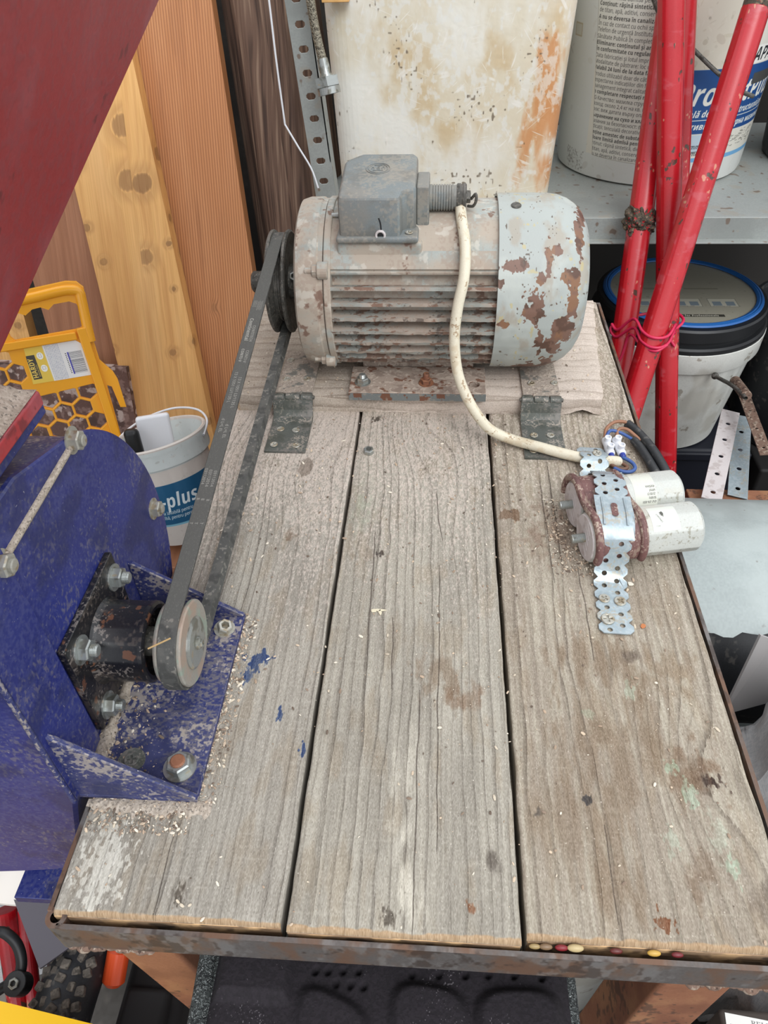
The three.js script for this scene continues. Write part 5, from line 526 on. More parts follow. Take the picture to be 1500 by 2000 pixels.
{ const c = V(0.362, 0.0602, -1.215), h = 0.33, t = thing('paint_pail', 'big white paint pail with a blue printed label on the grey shelf', 'pail', [c.x, c.y, c.z]);
  const W = 2048, H = 640, X = (deg) => (deg / 360 + 0.5) * W, Yp = (y) => (1 - (y - c.y) / h) * H;
  const tex = canvasTex(W, H, (g) => { g.fillStyle = '#cfd0cb'; g.fillRect(0, 0, W, H); smudge(g, W, H, 400, 21, ['#a8a498', '#dcdcd6', '#b8b4a8']);
    const r = rng(9);
    // white label panel with the blue name band
    g.fillStyle = '#d8d4c8'; g.fillRect(X(-52), Yp(0.40), X(72) - X(-52), Yp(0.098) - Yp(0.40)); smudge(g, X(72), H, 260, 23, ['#b4aa98', '#c8bfae', '#8c7f70']);
    g.save(); g.beginPath(); g.moveTo(X(-58), Yp(0.40)); g.lineTo(X(-17), Yp(0.40)); g.lineTo(X(-15), Yp(0.094)); g.lineTo(X(-47), Yp(0.097)); g.closePath(); g.fillStyle = '#d6d5cc'; g.fill(); g.clip();
    const words = ['Indicaţii: tencuială decorativă structurată', 'conţine amestec de substanţe active', 'Valoare limită admisă pentru produs', 'Conţinut: răşină sintetică, dioxid', 'de titan, apă, aditivi, conservanţi', 'A nu se deversa în canalizare', 'În caz de contact cu ochii spălaţi', 'Telefon de urgenţă Institutul de', 'Sănătate Publică', 'Eliminare: conţinutul şi ambalajul', 'în conformitate cu regulamentul', 'Data fabricaţiei şi lotul imprimate', 'Modalitate de păstrare: loc uscat', 'Valabil 24 luni de la data fabricaţiei', 'Produs utilizabil doar de către', 'respectarea indicaţiilor din fişă', 'management integrat calitate mediu', 'În completare respectaţi normele', 'BG Качество: мазилка структурна', 'Разход: около 2,4 кг на кв. метър', 'Срок: виж датата върху опаковката', 'Съхранение на сухо и хладно място', 'Указания за безопасност: пазете']; 
    g.fillStyle = '#3a3a38'; let y = 0.318; words.concat(words).forEach((s, i) => { const yy = Yp(y - i * 0.0079); const bold = i % 4 === 1 || i % 7 === 3; g.font = (bold ? 'bold ' : '') + '14px sans-serif'; g.fillText(s + ' ' + words[(i * 5) % words.length], X(-53.5 + 0.1 * i), yy); }); g.restore();
    g.strokeStyle = '#8a8578'; g.lineWidth = 1; g.beginPath(); g.moveTo(X(-58), Yp(0.40)); g.lineTo(X(-47), Yp(0.097)); g.lineTo(X(-15), Yp(0.094)); g.stroke();
    g.fillStyle = '#1f4a84'; g.fillRect(X(-14), Yp(0.223), X(66) - X(-14), Yp(0.138) - Yp(0.223)); g.fillStyle = '#e4e2d8'; g.fillRect(X(-14), Yp(0.1572), X(66) - X(-14), 2); g.textBaseline = 'alphabetic';
    g.font = 'italic bold 80px sans-serif'; g.save(); g.translate(X(-4.5), Yp(0.176)); g.scale(0.92, 1); g.fillText('ProjectPutz', 0, 0); g.restore();
    g.font = 'italic bold 24px sans-serif'; g.fillText('tencuială decorativă structurată pe bază de răşini', X(-9), Yp(0.1605)); g.fillText('декоративна структурна мазилка на базата', X(-9), Yp(0.1435));
    g.fillStyle = '#b6c6d0'; g.fillRect(X(-14), Yp(0.1365), X(24) - X(-14), Yp(0.112) - Yp(0.1365)); g.fillStyle = '#3a4048'; g.font = 'italic bold 18px sans-serif'; g.fillText('K 1,5 mm', X(1), Yp(0.1165)); g.fillText('R 2,5 mm', X(2.2), Yp(0.1065)); g.fillRect(X(0), Yp(0.1128), 90, 1.5);
    g.fillStyle = '#6aa2cc'; g.fillRect(X(-14), Yp(0.1035), X(66) - X(-14), 12); g.fillStyle = '#8c8a80'; for (let i = 0; i < 60; i++) g.fillRect(X(30 + r() * 28), Yp(0.134 - r() * 0.022), 4 + r() * 16, 2);
    // upper plaster-coloured panel and the black name on white
    g.fillStyle = '#cdc6b6'; g.beginPath(); g.moveTo(X(-14), Yp(0.40)); g.lineTo(X(24), Yp(0.40)); g.lineTo(X(22), Yp(0.2235)); g.lineTo(X(-14), Yp(0.2235)); g.fill(); g.globalAlpha = 1; g.save(); g.beginPath(); g.rect(X(-14), 0, X(24) - X(-14), Yp(0.2235)); g.clip(); smudge(g, X(30), H * 0.6, 900, 25, ['#a8977c', '#dcd6c8', '#8a7a66']); g.restore();
    g.fillStyle = '#e6e4dc'; g.fillRect(X(26), Yp(0.247), X(66) - X(26), Yp(0.2245) - Yp(0.247)); g.fillStyle = '#26282c'; g.font = 'italic bold 46px sans-serif'; g.fillText('CAPAROL', X(30), Yp(0.2275)); g.fillStyle = '#4a4a48'; g.fillRect(X(40), Yp(0.211), X(66) - X(40), Yp(0.196) - Yp(0.211));
    g.fillStyle = '#b4a890'; g.fillRect(X(-72), Yp(0.268), 40, 34); g.fillStyle = '#c2c0b4'; g.fillRect(X(-72) + 4, Yp(0.268) + 4, 32, 26);
    smudge(g, W, H, 160, 31, ['#6a5f52', '#8c8274']); for (let i = 0; i < 240; i++) { g.globalAlpha = 0.25; g.fillStyle = '#4a4238'; const a = r(); g.beginPath(); g.arc(X(-62 + (r() - 0.5) * 16), Yp(0.082 + (r() - 0.5) * 0.03), 0.6 + r() * 4 * a, 0, 7); g.fill(); } g.globalAlpha = 1; });
  part(t, 'pail_body', cylUV(norm(pailWall(c, 0.149, 0.1655, h, 0.03, 96)), c, c.y, h), std({ map: tex, roughness: 0.42 }), { uv: true });
  part(t, 'bail_handle', tube([V(0.268, 0.345, -1.03), V(0.30, 0.292, -1.037), V(0.345, 0.258, -1.04), V(0.395, 0.222, -1.044), V(0.43, 0.20, -1.048), V(0.455, 0.19, -1.055)], 0.003, 50, 10), M.iron); }
{ const c = V(0.690, 0.0602, -1.22), t = thing('paint_pail', 'dark grey pail at the right edge on the shelf', 'pail', [c.x, c.y, c.z]); part(t, 'pail_body', pailWall(c, 0.130, 0.148, 0.3, 0.03), M.black3); }
// ---------------------------------------------------------------- under the shelf: lidded pail on a dark crate
solo('storage_crate', 'dark navy crate under the lidded pail', 'crate', [bx(0.285, 0.60, -DROP, -0.3865, -1.255, -0.985, 0.008), bx(0.28, 0.605, -0.41, -0.392, -1.26, -0.98, 0.004)], plain(0x10131f, 0.6));
{ const c = V(0.440, -0.386, -1.098), t = thing('paint_pail', 'white pail with a blue rimmed black lid under the shelf', 'pail', [c.x, c.y, c.z]);
  part(t, 'pail_body', [lathe([[0, 0], [0.112, 0], [0.118, 0.004], [0.1415, 0.18], [0.1475, 0.182], [0.1495, 0.186], [0.1505, 0.218], [0.148, 0.220], [0, 0.220]], c, V(0, 1, 0), 80, 0.6)], M.white);
  const lid = part(t, 'lid', [lathe([[0.10, 0.214], [0.1485, 0.214], [0.1495, 0.217], [0.1495, 0.226], [0.146, 0.229], [0.1395, 0.230], [0.1395, 0.2365], [0.1435, 0.2375], [0.1435, 0.256], [0.141, 0.2595], [0.132, 0.2605], [0.10, 0.2605]], c, V(0, 1, 0), 80, 0.5)], M.black2);
  part(lid, 'blue_rim', lathe([[0.122, 0.2605], [0.1335, 0.2605], [0.1345, 0.262], [0.133, 0.2645], [0.130, 0.2655], [0.128, 0.2645], [0.126, 0.2655], [0.122, 0.264], [0.1215, 0.262]], c, V(0, 1, 0), 80, 0.6), plain(0x2460a4, 0.35));
  const tex = canvasTex(1024, 1024, (g, W, H) => { g.fillStyle = '#a09c8c'; g.fillRect(0, 0, W, H); smudge(g, W, H, 700, 41, ['#8a8474', '#b4b0a2', '#6a665a']); const px = (x, z) => [(x / 0.25 + 0.5) * W, (z / 0.25 + 0.5) * H];
    const rotText = (x, z, a, f) => { const [u, v] = px(x, z); g.save(); g.translate(u, v); g.rotate(a); f(); g.restore(); };
    rotText(0.0, 0.093, 0, () => { g.fillStyle = '#3c3a34'; g.fillRect(-200, -26, 400, 34); g.fillStyle = '#c8c4b4'; g.font = 'bold 28px sans-serif'; g.fillText('Quality for Professionals', -172, 0); });
    for (const x of [-0.085, -0.025, 0.035]) rotText(x + 0.02, 0.045, 0, () => { g.strokeStyle = '#6c6a60'; g.lineWidth = 3; g.fillStyle = '#bcb8a8'; g.fillRect(-82, -64, 190, 120); g.strokeRect(-82, -64, 190, 120); g.fillStyle = '#7c8890'; g.fillRect(-60, -20, 60, 60); g.fillRect(30, -20, 60, 60); g.fillStyle = '#50504a'; g.font = '14px sans-serif'; g.fillText('Verarbeitung 1:2,00', -70, 52); });
    rotText(0, -0.01, 0, () => { g.fillStyle = '#8c8878'; g.fillRect(-260, -10, 200, 30); g.fillRect(20, -6, 240, 22); }); });
  const disc = new THREE.CircleGeometry(0.1225, 64).rotateX(-Math.PI / 2).translate(c.x, c.y + 0.2612, c.z), uv = disc.attributes.uv, pp = disc.attributes.position; for (let i = 0; i < uv.count; i++) uv.setXY(i, (pp.getX(i) - c.x) / 0.25 + 0.5, 0.5 - (pp.getZ(i) - c.z) / 0.25);
  part(lid, 'printed_disc', disc, std({ map: tex, roughness: 0.22, clearcoat: 0.5, clearcoatRoughness: 0.15 }), { uv: true });
  part(t, 'bail_handle', [tube([V(0.4795, -0.205, -0.949), V(0.484, -0.198, -0.925), V(0.4835, -0.188, -0.90), V(0.486, -0.178, -0.862), V(0.4885, -0.1755, -0.838)], 0.0032, 40, 10), cap(V(0.4795, -0.205, -0.950), 0.006)], M.iron);
  part(t, 'grip', cyl(V(0.497, -0.1905, -0.912), V(0.4925, -0.1775, -0.847), 0.0085, 18, 0.001), M.weld, { label: 'pale dirty tube grip' }); }
solo('paint_pail', 'dark grey pail at the right edge below the shelf beside the lidded pail', 'pail', pailWall(V(0.74, -0.42, -1.12), 0.13, 0.15, 0.25, 0.03), M.black3);
solo('floor_crate', 'dark crate carrying the grey pail below the shelf', 'crate', bx(0.625, 0.90, -DROP, -0.4205, -1.27, -0.97, 0.006), plain(0x1c1a1a, 0.7));

// ---------------------------------------------------------------- red posts tied with pink wire
function post(label, A, B, r, lumpAt, bareTop) { const t = thing('steel_post', label, 'post', [B.x, B.y, B.z]); part(t, 'post_tube', cyl(B, A, r, 72), M.post); const d = A.clone().sub(B).normalize();
  if (bareTop) { part(t, 'bare_end', [cyl(A.clone().addScaledVector(d, -0.03), A.clone().addScaledVector(d, 0.09), r * 0.97, 24)], M.postBare); }
  if (lumpAt) { const k = B.clone().lerp(A, lumpAt), g = new THREE.SphereGeometry(1, 60, 44), p = g.attributes.position; for (let i = 0; i < p.count; i++) { const x = p.getX(i), y = p.getY(i), z = p.getZ(i), a = Math.atan2(x, z), n = 1 + (vn(a * 2.2 + 20, y * 2.5 + 20, 99, 99, 8) - 0.5) * 0.35 + (vn(x * 7 + 20, y * 7 + z * 5 + 20, 99, 99, 9) - 0.5) * 0.22 + (vn(x * 18 + 30, y * 18 + z * 13 + 30, 199, 199, 10) - 0.5) * 0.1; const c = Math.pow(Math.max(0.001, 1 - y * y), -0.22); p.setXYZ(i, x * 0.0212 * n * c, y * 0.021 * n, z * 0.0212 * n * c); } g.computeVertexNormals(); aim(g, d).translate(k.x, k.y, k.z); part(t, 'dried_lump', g, M.postBare, { label: 'lump of dried mortar' }); } }
post('red painted post with a mortar lump, leftmost of the tied posts', V(0.3137, 0.3392, -1.0606), V(0.2404, -DROP, -0.4844), 0.0168, 0.7425, false);
post('red painted steel post standing upright in the middle of the tied posts', V(0.2876, 0.349, -0.9725), V(0.448, -DROP, -0.6701), 0.0163, 0, false);
post('red painted post with a bare worn top, slanting across the front of the tied posts', V(0.3902, 0.3103, -0.9465), V(0.1516, -DROP, -0.4645), 0.0168, 0, true);
post('short dark red post standing on the grey shelf half hidden behind the middle post', V(0.3182, 0.3328, -1.02), V(0.3596, 0.0605, -0.9688), 0.0155, 0, false);
solo('tie_wire', 'bright pink wire wound round the red posts', 'wire', [tube([V(0.2668, -0.0560, -0.8460), V(0.2715, -0.0570, -0.8310), V(0.2870, -0.0300, -0.8120), V(0.2935, -0.0320, -0.7800), V(0.3010, -0.0330, -0.7675), V(0.3120, -0.0335, -0.7645), V(0.3245, -0.0330, -0.7695), V(0.3400, -0.0300, -0.7960), V(0.3530, -0.0550, -0.8300), V(0.3655, -0.0530, -0.8440), V(0.3695, -0.0520, -0.8560), V(0.3600, -0.0520, -0.8775), V(0.3200, -0.0540, -0.8740), V(0.2850, -0.0580, -0.8625), V(0.2675, -0.0640, -0.8500), V(0.2715, -0.0670, -0.8290), V(0.2880, -0.0410, -0.8070), V(0.2930, -0.0430, -0.7740), V(0.3015, -0.0445, -0.7610), V(0.3130, -0.0445, -0.7585), V(0.3250, -0.0430, -0.7655), V(0.3410, -0.0390, -0.7980), V(0.3500, -0.0640, -0.8345), V(0.3560, -0.0630, -0.8360), V(0.3530, -0.0680, -0.8360), V(0.3520, -0.0740, -0.8340), V(0.3590, -0.0830, -0.8300)], 0.0021, 300, 8), tube([V(0.3250, -0.0430, -0.7635), V(0.3100, -0.0485, -0.7565), V(0.2960, -0.0500, -0.7690), V(0.2860, -0.0550, -0.8120), V(0.2775, -0.0920, -0.8065), V(0.2660, -0.0990, -0.8085)], 0.0020, 60, 8)], M.wirePink);

// ---------------------------------------------------------------- right of the bench
{ const y0 = -0.284, z0 = -0.48, R = 0.16, xa = 0.268, xb = 0.86, pos = [], uv = [], idx = [], na = 64, nx = 60, r = rng(6);
  // barrel shell lying on its side, its front torn open
  for (let i = 0; i <= nx; i++) { const x = xa + (xb - xa) * i / nx, j0 = 46 + (vn(x * 60, 1.5, 99, 9, 4) - 0.5) * 5 + (vn(x * 260, 2.5, 299, 9, 5) - 0.5) * 3 + (x - 0.32) * 22; for (let k = 0; k <= na; k++) { const a = (j0 + (300 - j0) * k / na) * Math.PI / 180, rr = R + (vn(x * 9, k * 0.12, 99, 99, 7) - 0.5) * 0.006; pos.push(x, y0 + rr * Math.sin(a), z0 + rr * Math.cos(a)); uv.push(x, a * R); } }
  for (let i = 0; i < nx; i++) for (let k = 0; k < na; k++) { const a = i * (na + 1) + k; idx.push(a, a + 1, a + na + 1, a + 1, a + na + 2, a + na + 1); }
  const mk = (s) => { const g = new THREE.BufferGeometry(); const q = pos.slice(); if (s) for (let i = 0; i < q.length; i += 3) { const dy = q[i + 1] - y0, dz = q[i + 2] - z0, k = 1 - 0.0045 / Math.hypot(dy, dz); q[i + 1] = y0 + dy * k; q[i + 2] = z0 + dz * k; } g.setAttribute('position', new THREE.Float32BufferAttribute(q, 3)); g.setAttribute('uv', new THREE.Float32BufferAttribute(uv, 2)); g.setIndex(s ? idx : idx.slice().reverse()); g.computeVertexNormals(); return g; };
  const rim = new THREE.BufferGeometry(), rp = []; for (let i = 0; i < nx; i++) { const a = i * (na + 1) * 3, b = (i + 1) * (na + 1) * 3, sc = (k) => { const dy = pos[k + 1] - y0, dz = pos[k + 2] - z0, q = 1 - 0.0045 / Math.hypot(dy, dz); return [pos[k], y0 + dy * q, z0 + dz * q]; }; const A = pos.slice(a, a + 3), B = pos.slice(b, b + 3), A2 = sc(a), B2 = sc(b); rp.push(...A, ...A2, ...B, ...B, ...A2, ...B2); } rim.setAttribute('position', new THREE.Float32BufferAttribute(rp, 3)); rim.computeVertexNormals();
  const m = M.greyPlastic.clone(); m.side = THREE.DoubleSide; solo('plastic_barrel', 'grey white plastic barrel lying on its side, torn open, right of the bench', 'barrel', [mk(0), mk(1), rim], m); }
solo('rubber_roll', 'dark rubber roll inside the torn barrel', 'roll', cyl(V(0.285, -0.312, -0.498), V(0.84, -0.312, -0.498), 0.122, 40, 0.004), M.black3);
solo('floor_crate', 'brown crate carrying the torn barrel', 'crate', bx(0.285, 0.84, -DROP, -0.4465, -0.60, -0.36, 0.005), M.wall);
{ // woven sack, crumpled
  const g = new THREE.SphereGeometry(1, 120, 90), p = g.attributes.position, uv = g.attributes.uv; for (let i = 0; i < p.count; i++) { const x = p.getX(i), y = p.getY(i), z = p.getZ(i); const ridged = (a, b, f, s) => 1 - Math.abs(2 * vn(a * f + 50, b * f + 50, 499, 499, s) - 1); const q1 = ridged(x + z * 0.6, y * 0.5 + x * 0.3, 3.4, 61), q2 = ridged(x - y * 0.6, z + y * 0.3, 6.5, 62), q3 = ridged(x * 1.2 + y, z * 1.1, 14, 63); const n = q1 * q1 * 0.20 + q2 * q2 * 0.12 + q3 * 0.03 - 0.12; const k = 1 + n; const sq = (v) => Math.sign(v) * Math.pow(Math.abs(v), 0.75); p.setXYZ(i, 0.428 + sq(x) * 0.124 * k, -0.43 + y * 0.29 * k, -0.215 + sq(z) * 0.125 * k); if (p.getY(i) < -0.719) p.setY(i, -0.719); uv.setXY(i, uv.getX(i) * 0.9, uv.getY(i) * 0.9); }
  g.computeVertexNormals(); solo('woven_sack', 'crumpled white woven plastic sack right of the bench', 'sack', g, M.sack, { uv: true });
  const f = norm(slab([V(0.345, -0.27, -0.335), V(0.405, -0.27, -0.355), V(0.3795, -0.166, -0.36), V(0.362, -0.16, -0.362)], 0.003)); solo('sack_flap', 'folded grey fabric flap standing up between the sack and the torn barrel', 'flap', f, plain(0xa8a4a2, 0.8)); }
{ const strip = (label, q, th, hs, m, bendUp) => { const o = q[0], ey = q[3].clone().sub(q[0]), L = ey.length(); ey.normalize(); const ex = q[1].clone().sub(q[0]); const w = ex.length(); ex.addScaledVector(ey, -ex.dot(ey)).normalize(); const H = []; for (let s = 0.018; s < L; s += hs) H.push(hole(w / 2, s, w * 0.13)); const parts = [place(extr(poly([[0, 0], [w, 0], [w, L], [0, L]], H), th, 0.0003, 10), o, ex, ey)]; if (bendUp) parts.push(place(new THREE.BoxGeometry(th, L, bendUp).translate(w, L / 2, -bendUp / 2), o, ex, ey)); solo('metal_strip', label, 'strip', parts, m); };
  strip('pale dirty perforated metal strip, left of the strips beside the lidded pail', [V(0.4091, -0.2605, -0.7011), V(0.4378, -0.2613, -0.7029), V(0.5217, -0.2492, -0.9242), V(0.4950, -0.2521, -0.9205)], 0.002, 0.045, M.capEnd, 0);
  strip('grey galvanised folded profile between the two dirty strips', [V(0.4555, -0.2721, -0.7218), V(0.484, -0.2729, -0.7236), V(0.5378, -0.2542, -0.9096), V(0.5106, -0.2535, -0.908)], 0.002, 0.045, M.galv, 0.02);
  strip('rust stained metal strip, right of the strips beside the lidded pail', [V(0.4947, -0.2168, -0.7483), V(0.5113, -0.2144, -0.7519), V(0.525, -0.2167, -0.9134), V(0.5108, -0.22, -0.9091)], 0.002, 0.05, M.weld, 0.006);
  solo('metal_bracket', 'rusty crossbar carrying the metal strips beside the torn barrel', 'bracket', bx(0.40, 0.62, -0.292, -0.276, -0.74, -0.715, 0.002), M.legRust); }

// ---------------------------------------------------------------- left: planks, log, hose
{ const board = (name, label, q, th, mf, ms) => { const c = q.reduce((a, b) => a.add(b), V()).multiplyScalar(0.25); const t = thing(name, label, 'plank', [c.x, q[0].y, c.z]); const g = slab(q, th), uv = new Float32Array(g.attributes.position.count * 2); const P = g.attributes.position; const ey = q[3].clone().sub(q[0]).normalize(), ex = q[1].clone().sub(q[0]).normalize(), L = q[3].distanceTo(q[0]), W = q[1].distanceTo(q[0]), nn = V().crossVectors(ex, ey).normalize(); for (let i = 0; i < P.count; i++) { const d = V().fromBufferAttribute(P, i).sub(q[0]); uv[i * 2] = d.dot(ex) / W - d.dot(nn) * 6; uv[i * 2 + 1] = d.dot(ey) / L; } g.setAttribute('uv', new THREE.BufferAttribute(uv, 2)); part(t, 'plank_body', g, mf, { uv: true }); };
  const ext = (q) => { const l = q[0].clone().sub(q[3]), r = q[1].clone().sub(q[2]); const kl = (q[0].y + DROP) / -l.y, kr = (q[1].y + DROP) / -r.y; return [q[0].clone().addScaledVector(l, kl), q[1].clone().addScaledVector(r, kr), q[2].clone().addScaledVector(r, -0.5), q[3].clone().addScaledVector(l, -0.5)]; };
  board('timber_plank', 'reddish straight-grained plank leaning behind the drive belt, rightmost of the leaning planks', ext([V(-0.3686, -0.4073, -0.8627), V(-0.2564, -0.4051, -0.8635), V(-0.3287, 0.3616, -1.1425), V(-0.456, 0.3643, -1.1435)]), 0.028, M.pineRed);
  board('timber_plank', 'yellow knotty pine plank leaning second from the right', ext([V(-0.502, -0.3905, -0.8388), V(-0.36, -0.3876, -0.8398), V(-0.4558, 0.3669, -1.1145), V(-0.5897, 0.3697, -1.1155)]), 0.026, M.pineYellow);
  board('timber_plank', 'orange brown plank leaning behind the yellow grid', ext([V(-0.6191, -0.4189, -0.8684), V(-0.5116, -0.4169, -0.8692), V(-0.6096, 0.3668, -1.1544), V(-0.7326, 0.3692, -1.1553)]), 0.028, M.pineOrange);
  board('timber_plank', 'pale plank leaning at the far left behind the yellow grid handle', ext([V(-0.8177, -0.416, -0.8945), V(-0.680, -0.4131, -0.8956), V(-0.7658, 0.3697, -1.1805), V(-0.8383, 0.3712, -1.181)]), 0.028, M.pineYellow); }
{ const A = V(-0.2574, 0.3342, -1.22), B = V(-0.2219, -0.0711, -1.12), d = A.clone().sub(B).normalize(), b0 = B.clone().addScaledVector(d, -(B.y + DROP) / d.y), L = 1.35, N = 60; const g = new THREE.CylinderGeometry(0.072, 0.082, L, 64, N, false), p = g.attributes.position; for (let i = 0; i < p.count; i++) { const a = Math.atan2(p.getX(i), p.getZ(i)), k = 1 + (vn((a + 3.15) * 3.2, p.getY(i) * 1.4 + 3, 20, 99, 71) - 0.5) * 0.22 + (vn((a + 3.15) * 9, p.getY(i) * 4 + 9, 57, 99, 72) - 0.5) * 0.07; p.setX(i, p.getX(i) * k); p.setZ(i, p.getZ(i) * k); } g.computeVertexNormals(); aim(g.translate(0, L / 2, 0), d).translate(b0.x, b0.y, b0.z); solo('tree_log', 'dark weathered log standing between the planks and the shelving upright', 'log', g, M.bark, { uv: true }); }
{ const t = thing('braided_hose', 'steel braided water hose hanging beside the shelving upright', 'hose', [-0.136, 0.23, -0.92]); const pts = [V(-0.152, 0.42, -0.92), V(-0.1495, 0.345, -0.92), V(-0.1462, 0.31, -0.92), V(-0.1425, 0.288, -0.919), V(-0.1385, 0.270, -0.917)];
  part(t, 'hose_tube', tube(pts, 0.0055, 60, 14), M.braid); const d = V(0.20, -1, 0.22).normalize(), at = (k) => pts[4].clone().addScaledVector(d, k);
  part(t, 'ferrule', lathe([[0, -0.002], [0.0066, -0.002], [0.0072, 0.006], [0.0068, 0.014], [0.0082, 0.018], [0, 0.018]], at(0), d, 20), M.zinc); part(t, 'hex_nut', [hexNut(at(0.018), d, 0.0165, 0.013, 0.3), lathe([[0.0118, 0], [0.0148, 0], [0.0148, 0.008], [0.0118, 0.008]], at(0.030), d, 28)], M.zinc); }
solo('plastic_trim', 'thin white plastic strip running down in front of the dark log', 'trim', [tube([V(-0.204, 0.42, -0.93), V(-0.2013, 0.333, -0.93), V(-0.2005, 0.27, -0.93), V(-0.198, 0.193, -0.93)], 0.0013, 30, 8), tube([V(-0.198, 0.193, -0.93), V(-0.183, 0.165, -0.93), V(-0.167, 0.135, -0.93), V(-0.16, 0.11, -0.93)], 0.0013, 30, 8)], M.nylon);
// ---------------------------------------------------------------- yellow grid, small pail, splattered board
{ const O = V(-0.5039, -0.0489, -0.8128), e1 = V(0.8815, 0, -0.472), e2 = V(-0.12216, 0.96593, -0.22815), t = thing('roller_grid', 'yellow plastic paint roller grid with a honeycomb mesh and paper label', 'grid', [O.x, O.y - 0.19, O.z + 0.04]);
  const out = new THREE.Shape(); const P = [[-0.155, 0.0], [-0.12, 0.066], [-0.105, 0.0675], [-0.008, 0.0695], [0.006, 0.066], [0.013, 0.057], [0.0035, -0.008], [0.003, -0.05], [0.0165, -0.072], [0.0197, -0.0844], [0.0194, -0.1305], [0.0106, -0.1282], [0.0076, -0.0937], [0.002, -0.09], [-0.0018, -0.1831], [-0.0165, -0.1842], [-0.155, -0.1842]]; P.forEach(([x, y], i) => i ? out.lineTo(x, y) : out.moveTo(x, y));
  const grip = new THREE.Path(); [[-0.002, 0.004], [-0.0105, -0.0005], [-0.10, 0.003], [-0.105, 0.010], [-0.105, 0.032], [-0.095, 0.040], [-0.082, 0.0405], [-0.075, 0.036], [-0.064, 0.042], [-0.052, 0.0425], [-0.043, 0.037], [-0.034, 0.043], [-0.012, 0.0425], [-0.003, 0.037], [-0.0015, 0.030]].forEach(([x, y], i) => i ? grip.lineTo(x, y) : grip.moveTo(x, y)); out.holes.push(grip);
  const s = 0.0163, ins = s - 0.0020; const inside = (x, y) => x < -0.0125 - ((-0.08 - y) > 0 ? 0.004 : 0) && (y < -0.084 - 0 || x < -0.101) && y > -0.1835 && x > -0.15 && !(x > -0.112 && y > -0.072 - 0.010 && y < 0) && y < -0.004;
  const inH = (x, y) => { if (x > -0.011 - 0.004 || x < -0.152 || y < -0.182) return null; const vs = []; for (let k = 0; k < 6; k++) { const a = k * Math.PI / 3 + Math.PI / 6; vs.push([x + ins * Math.cos(a), y + ins * Math.sin(a)]); } let c = vs; const clip = (f) => { const o = []; for (let i = 0; i < c.length; i++) { const p = c[i], q = c[(i + 1) % c.length], fp = f(p), fq = f(q); if (fp >= 0) o.push(p); if (fp * fq < 0) { const k = fp / (fp - fq); o.push([p[0] + (q[0] - p[0]) * k, p[1] + (q[1] - p[1]) * k]); } } c = o; };
    clip((p) => -0.0155 - p[0]); clip((p) => p[1] + 0.1815); clip((p) => p[0] + 0.152); if (x > -0.105) clip((p) => -0.0825 - p[1]); else { clip((p) => -0.005 - p[1]); if (x > -0.12) clip((p) => -0.1015 - p[0]); } if (c.length < 3) return null; let ar = 0; c.forEach((p, i) => { const q = c[(i + 1) % c.length]; ar += p[0] * q[1] - q[0] * p[1]; }); return Math.abs(ar) > 1.2e-4 ? c : null; };
  for (let r = 0; r < 9; r++) for (let k = 0; k < 7; k++) { const x = -0.0275 - (k + (r % 2) * 0.5) * s * Math.sqrt(3), y = -0.1155 + (r - 3) * s * 1.5, h = inH(x, y); if (h) { const p = new THREE.Path(); h.forEach(([a, b], i) => i ? p.lineTo(a, b) : p.moveTo(a, b)); out.holes.push(p); } }
  part(t, 'grid_frame', place(new THREE.ExtrudeGeometry(out, { depth: 0.006, bevelEnabled: true, bevelThickness: 0.0012, bevelSize: 0.0010, bevelOffset: -0.0010, bevelSegments: 2, curveSegments: 8 }).translate(0, 0, -0.006), O, e1, e2), M.tray);
  part(t, 'raised_rail', place(merge([new RoundedBoxGeometry(0.0135, 0.185, 0.010, 2, 0.002).translate(-0.0085, -0.09, 0.002), new RoundedBoxGeometry(0.135, 0.012, 0.009, 2, 0.002).rotateZ(-0.06).translate(-0.085, 0.0005 - 0.004, 0.001), new THREE.TorusGeometry(1, 1, 3, 3).scale(0, 0, 0).translate(-0.05, 0, 0)].slice(0, 2)), O, e1, e2), M.tray);
  const gripTube = tube([V(-0.125, 0.0555, 0.001), V(-0.06, 0.0565, 0.001), V(-0.008, 0.057, 0.001), V(0.0045, 0.052, 0.001), V(0.0045, 0.04, 0.001), V(0.0005, 0.0, 0.001), V(-0.001, -0.02, 0.001)], 0.0075, 80, 14); part(t, 'handle', place(gripTube.scale(1, 1, 0.8), O, e1, e2), M.tray);
  const lab = canvasTex(512, 384, (g, W, H) => { g.fillStyle = '#f4f2ee'; g.fillRect(0, 0, W, H); g.fillStyle = '#f2cf58'; g.fillRect(0, 0, W * 0.34, H); g.save(); g.translate(62, H * 0.5); g.rotate(-Math.PI / 2); g.fillStyle = '#4a4640'; g.fillRect(-130, -42, 230, 70); g.fillStyle = '#f2d468'; g.font = 'bold 58px sans-serif'; g.fillText('HARDY', -120, 4); g.font = '15px sans-serif'; g.fillText('WORKING TOOLS', -110, 22); g.restore(); g.fillStyle = '#fbfaf4'; g.beginPath(); g.ellipse(132, 110, 26, 34, 0, 0, 7); g.ellipse(132, 230, 26, 34, 0, 0, 7); g.fill(); g.strokeStyle = '#8a8468'; g.lineWidth = 2; g.strokeRect(122, 90, 20, 34); g.strokeRect(120, 214, 24, 26);
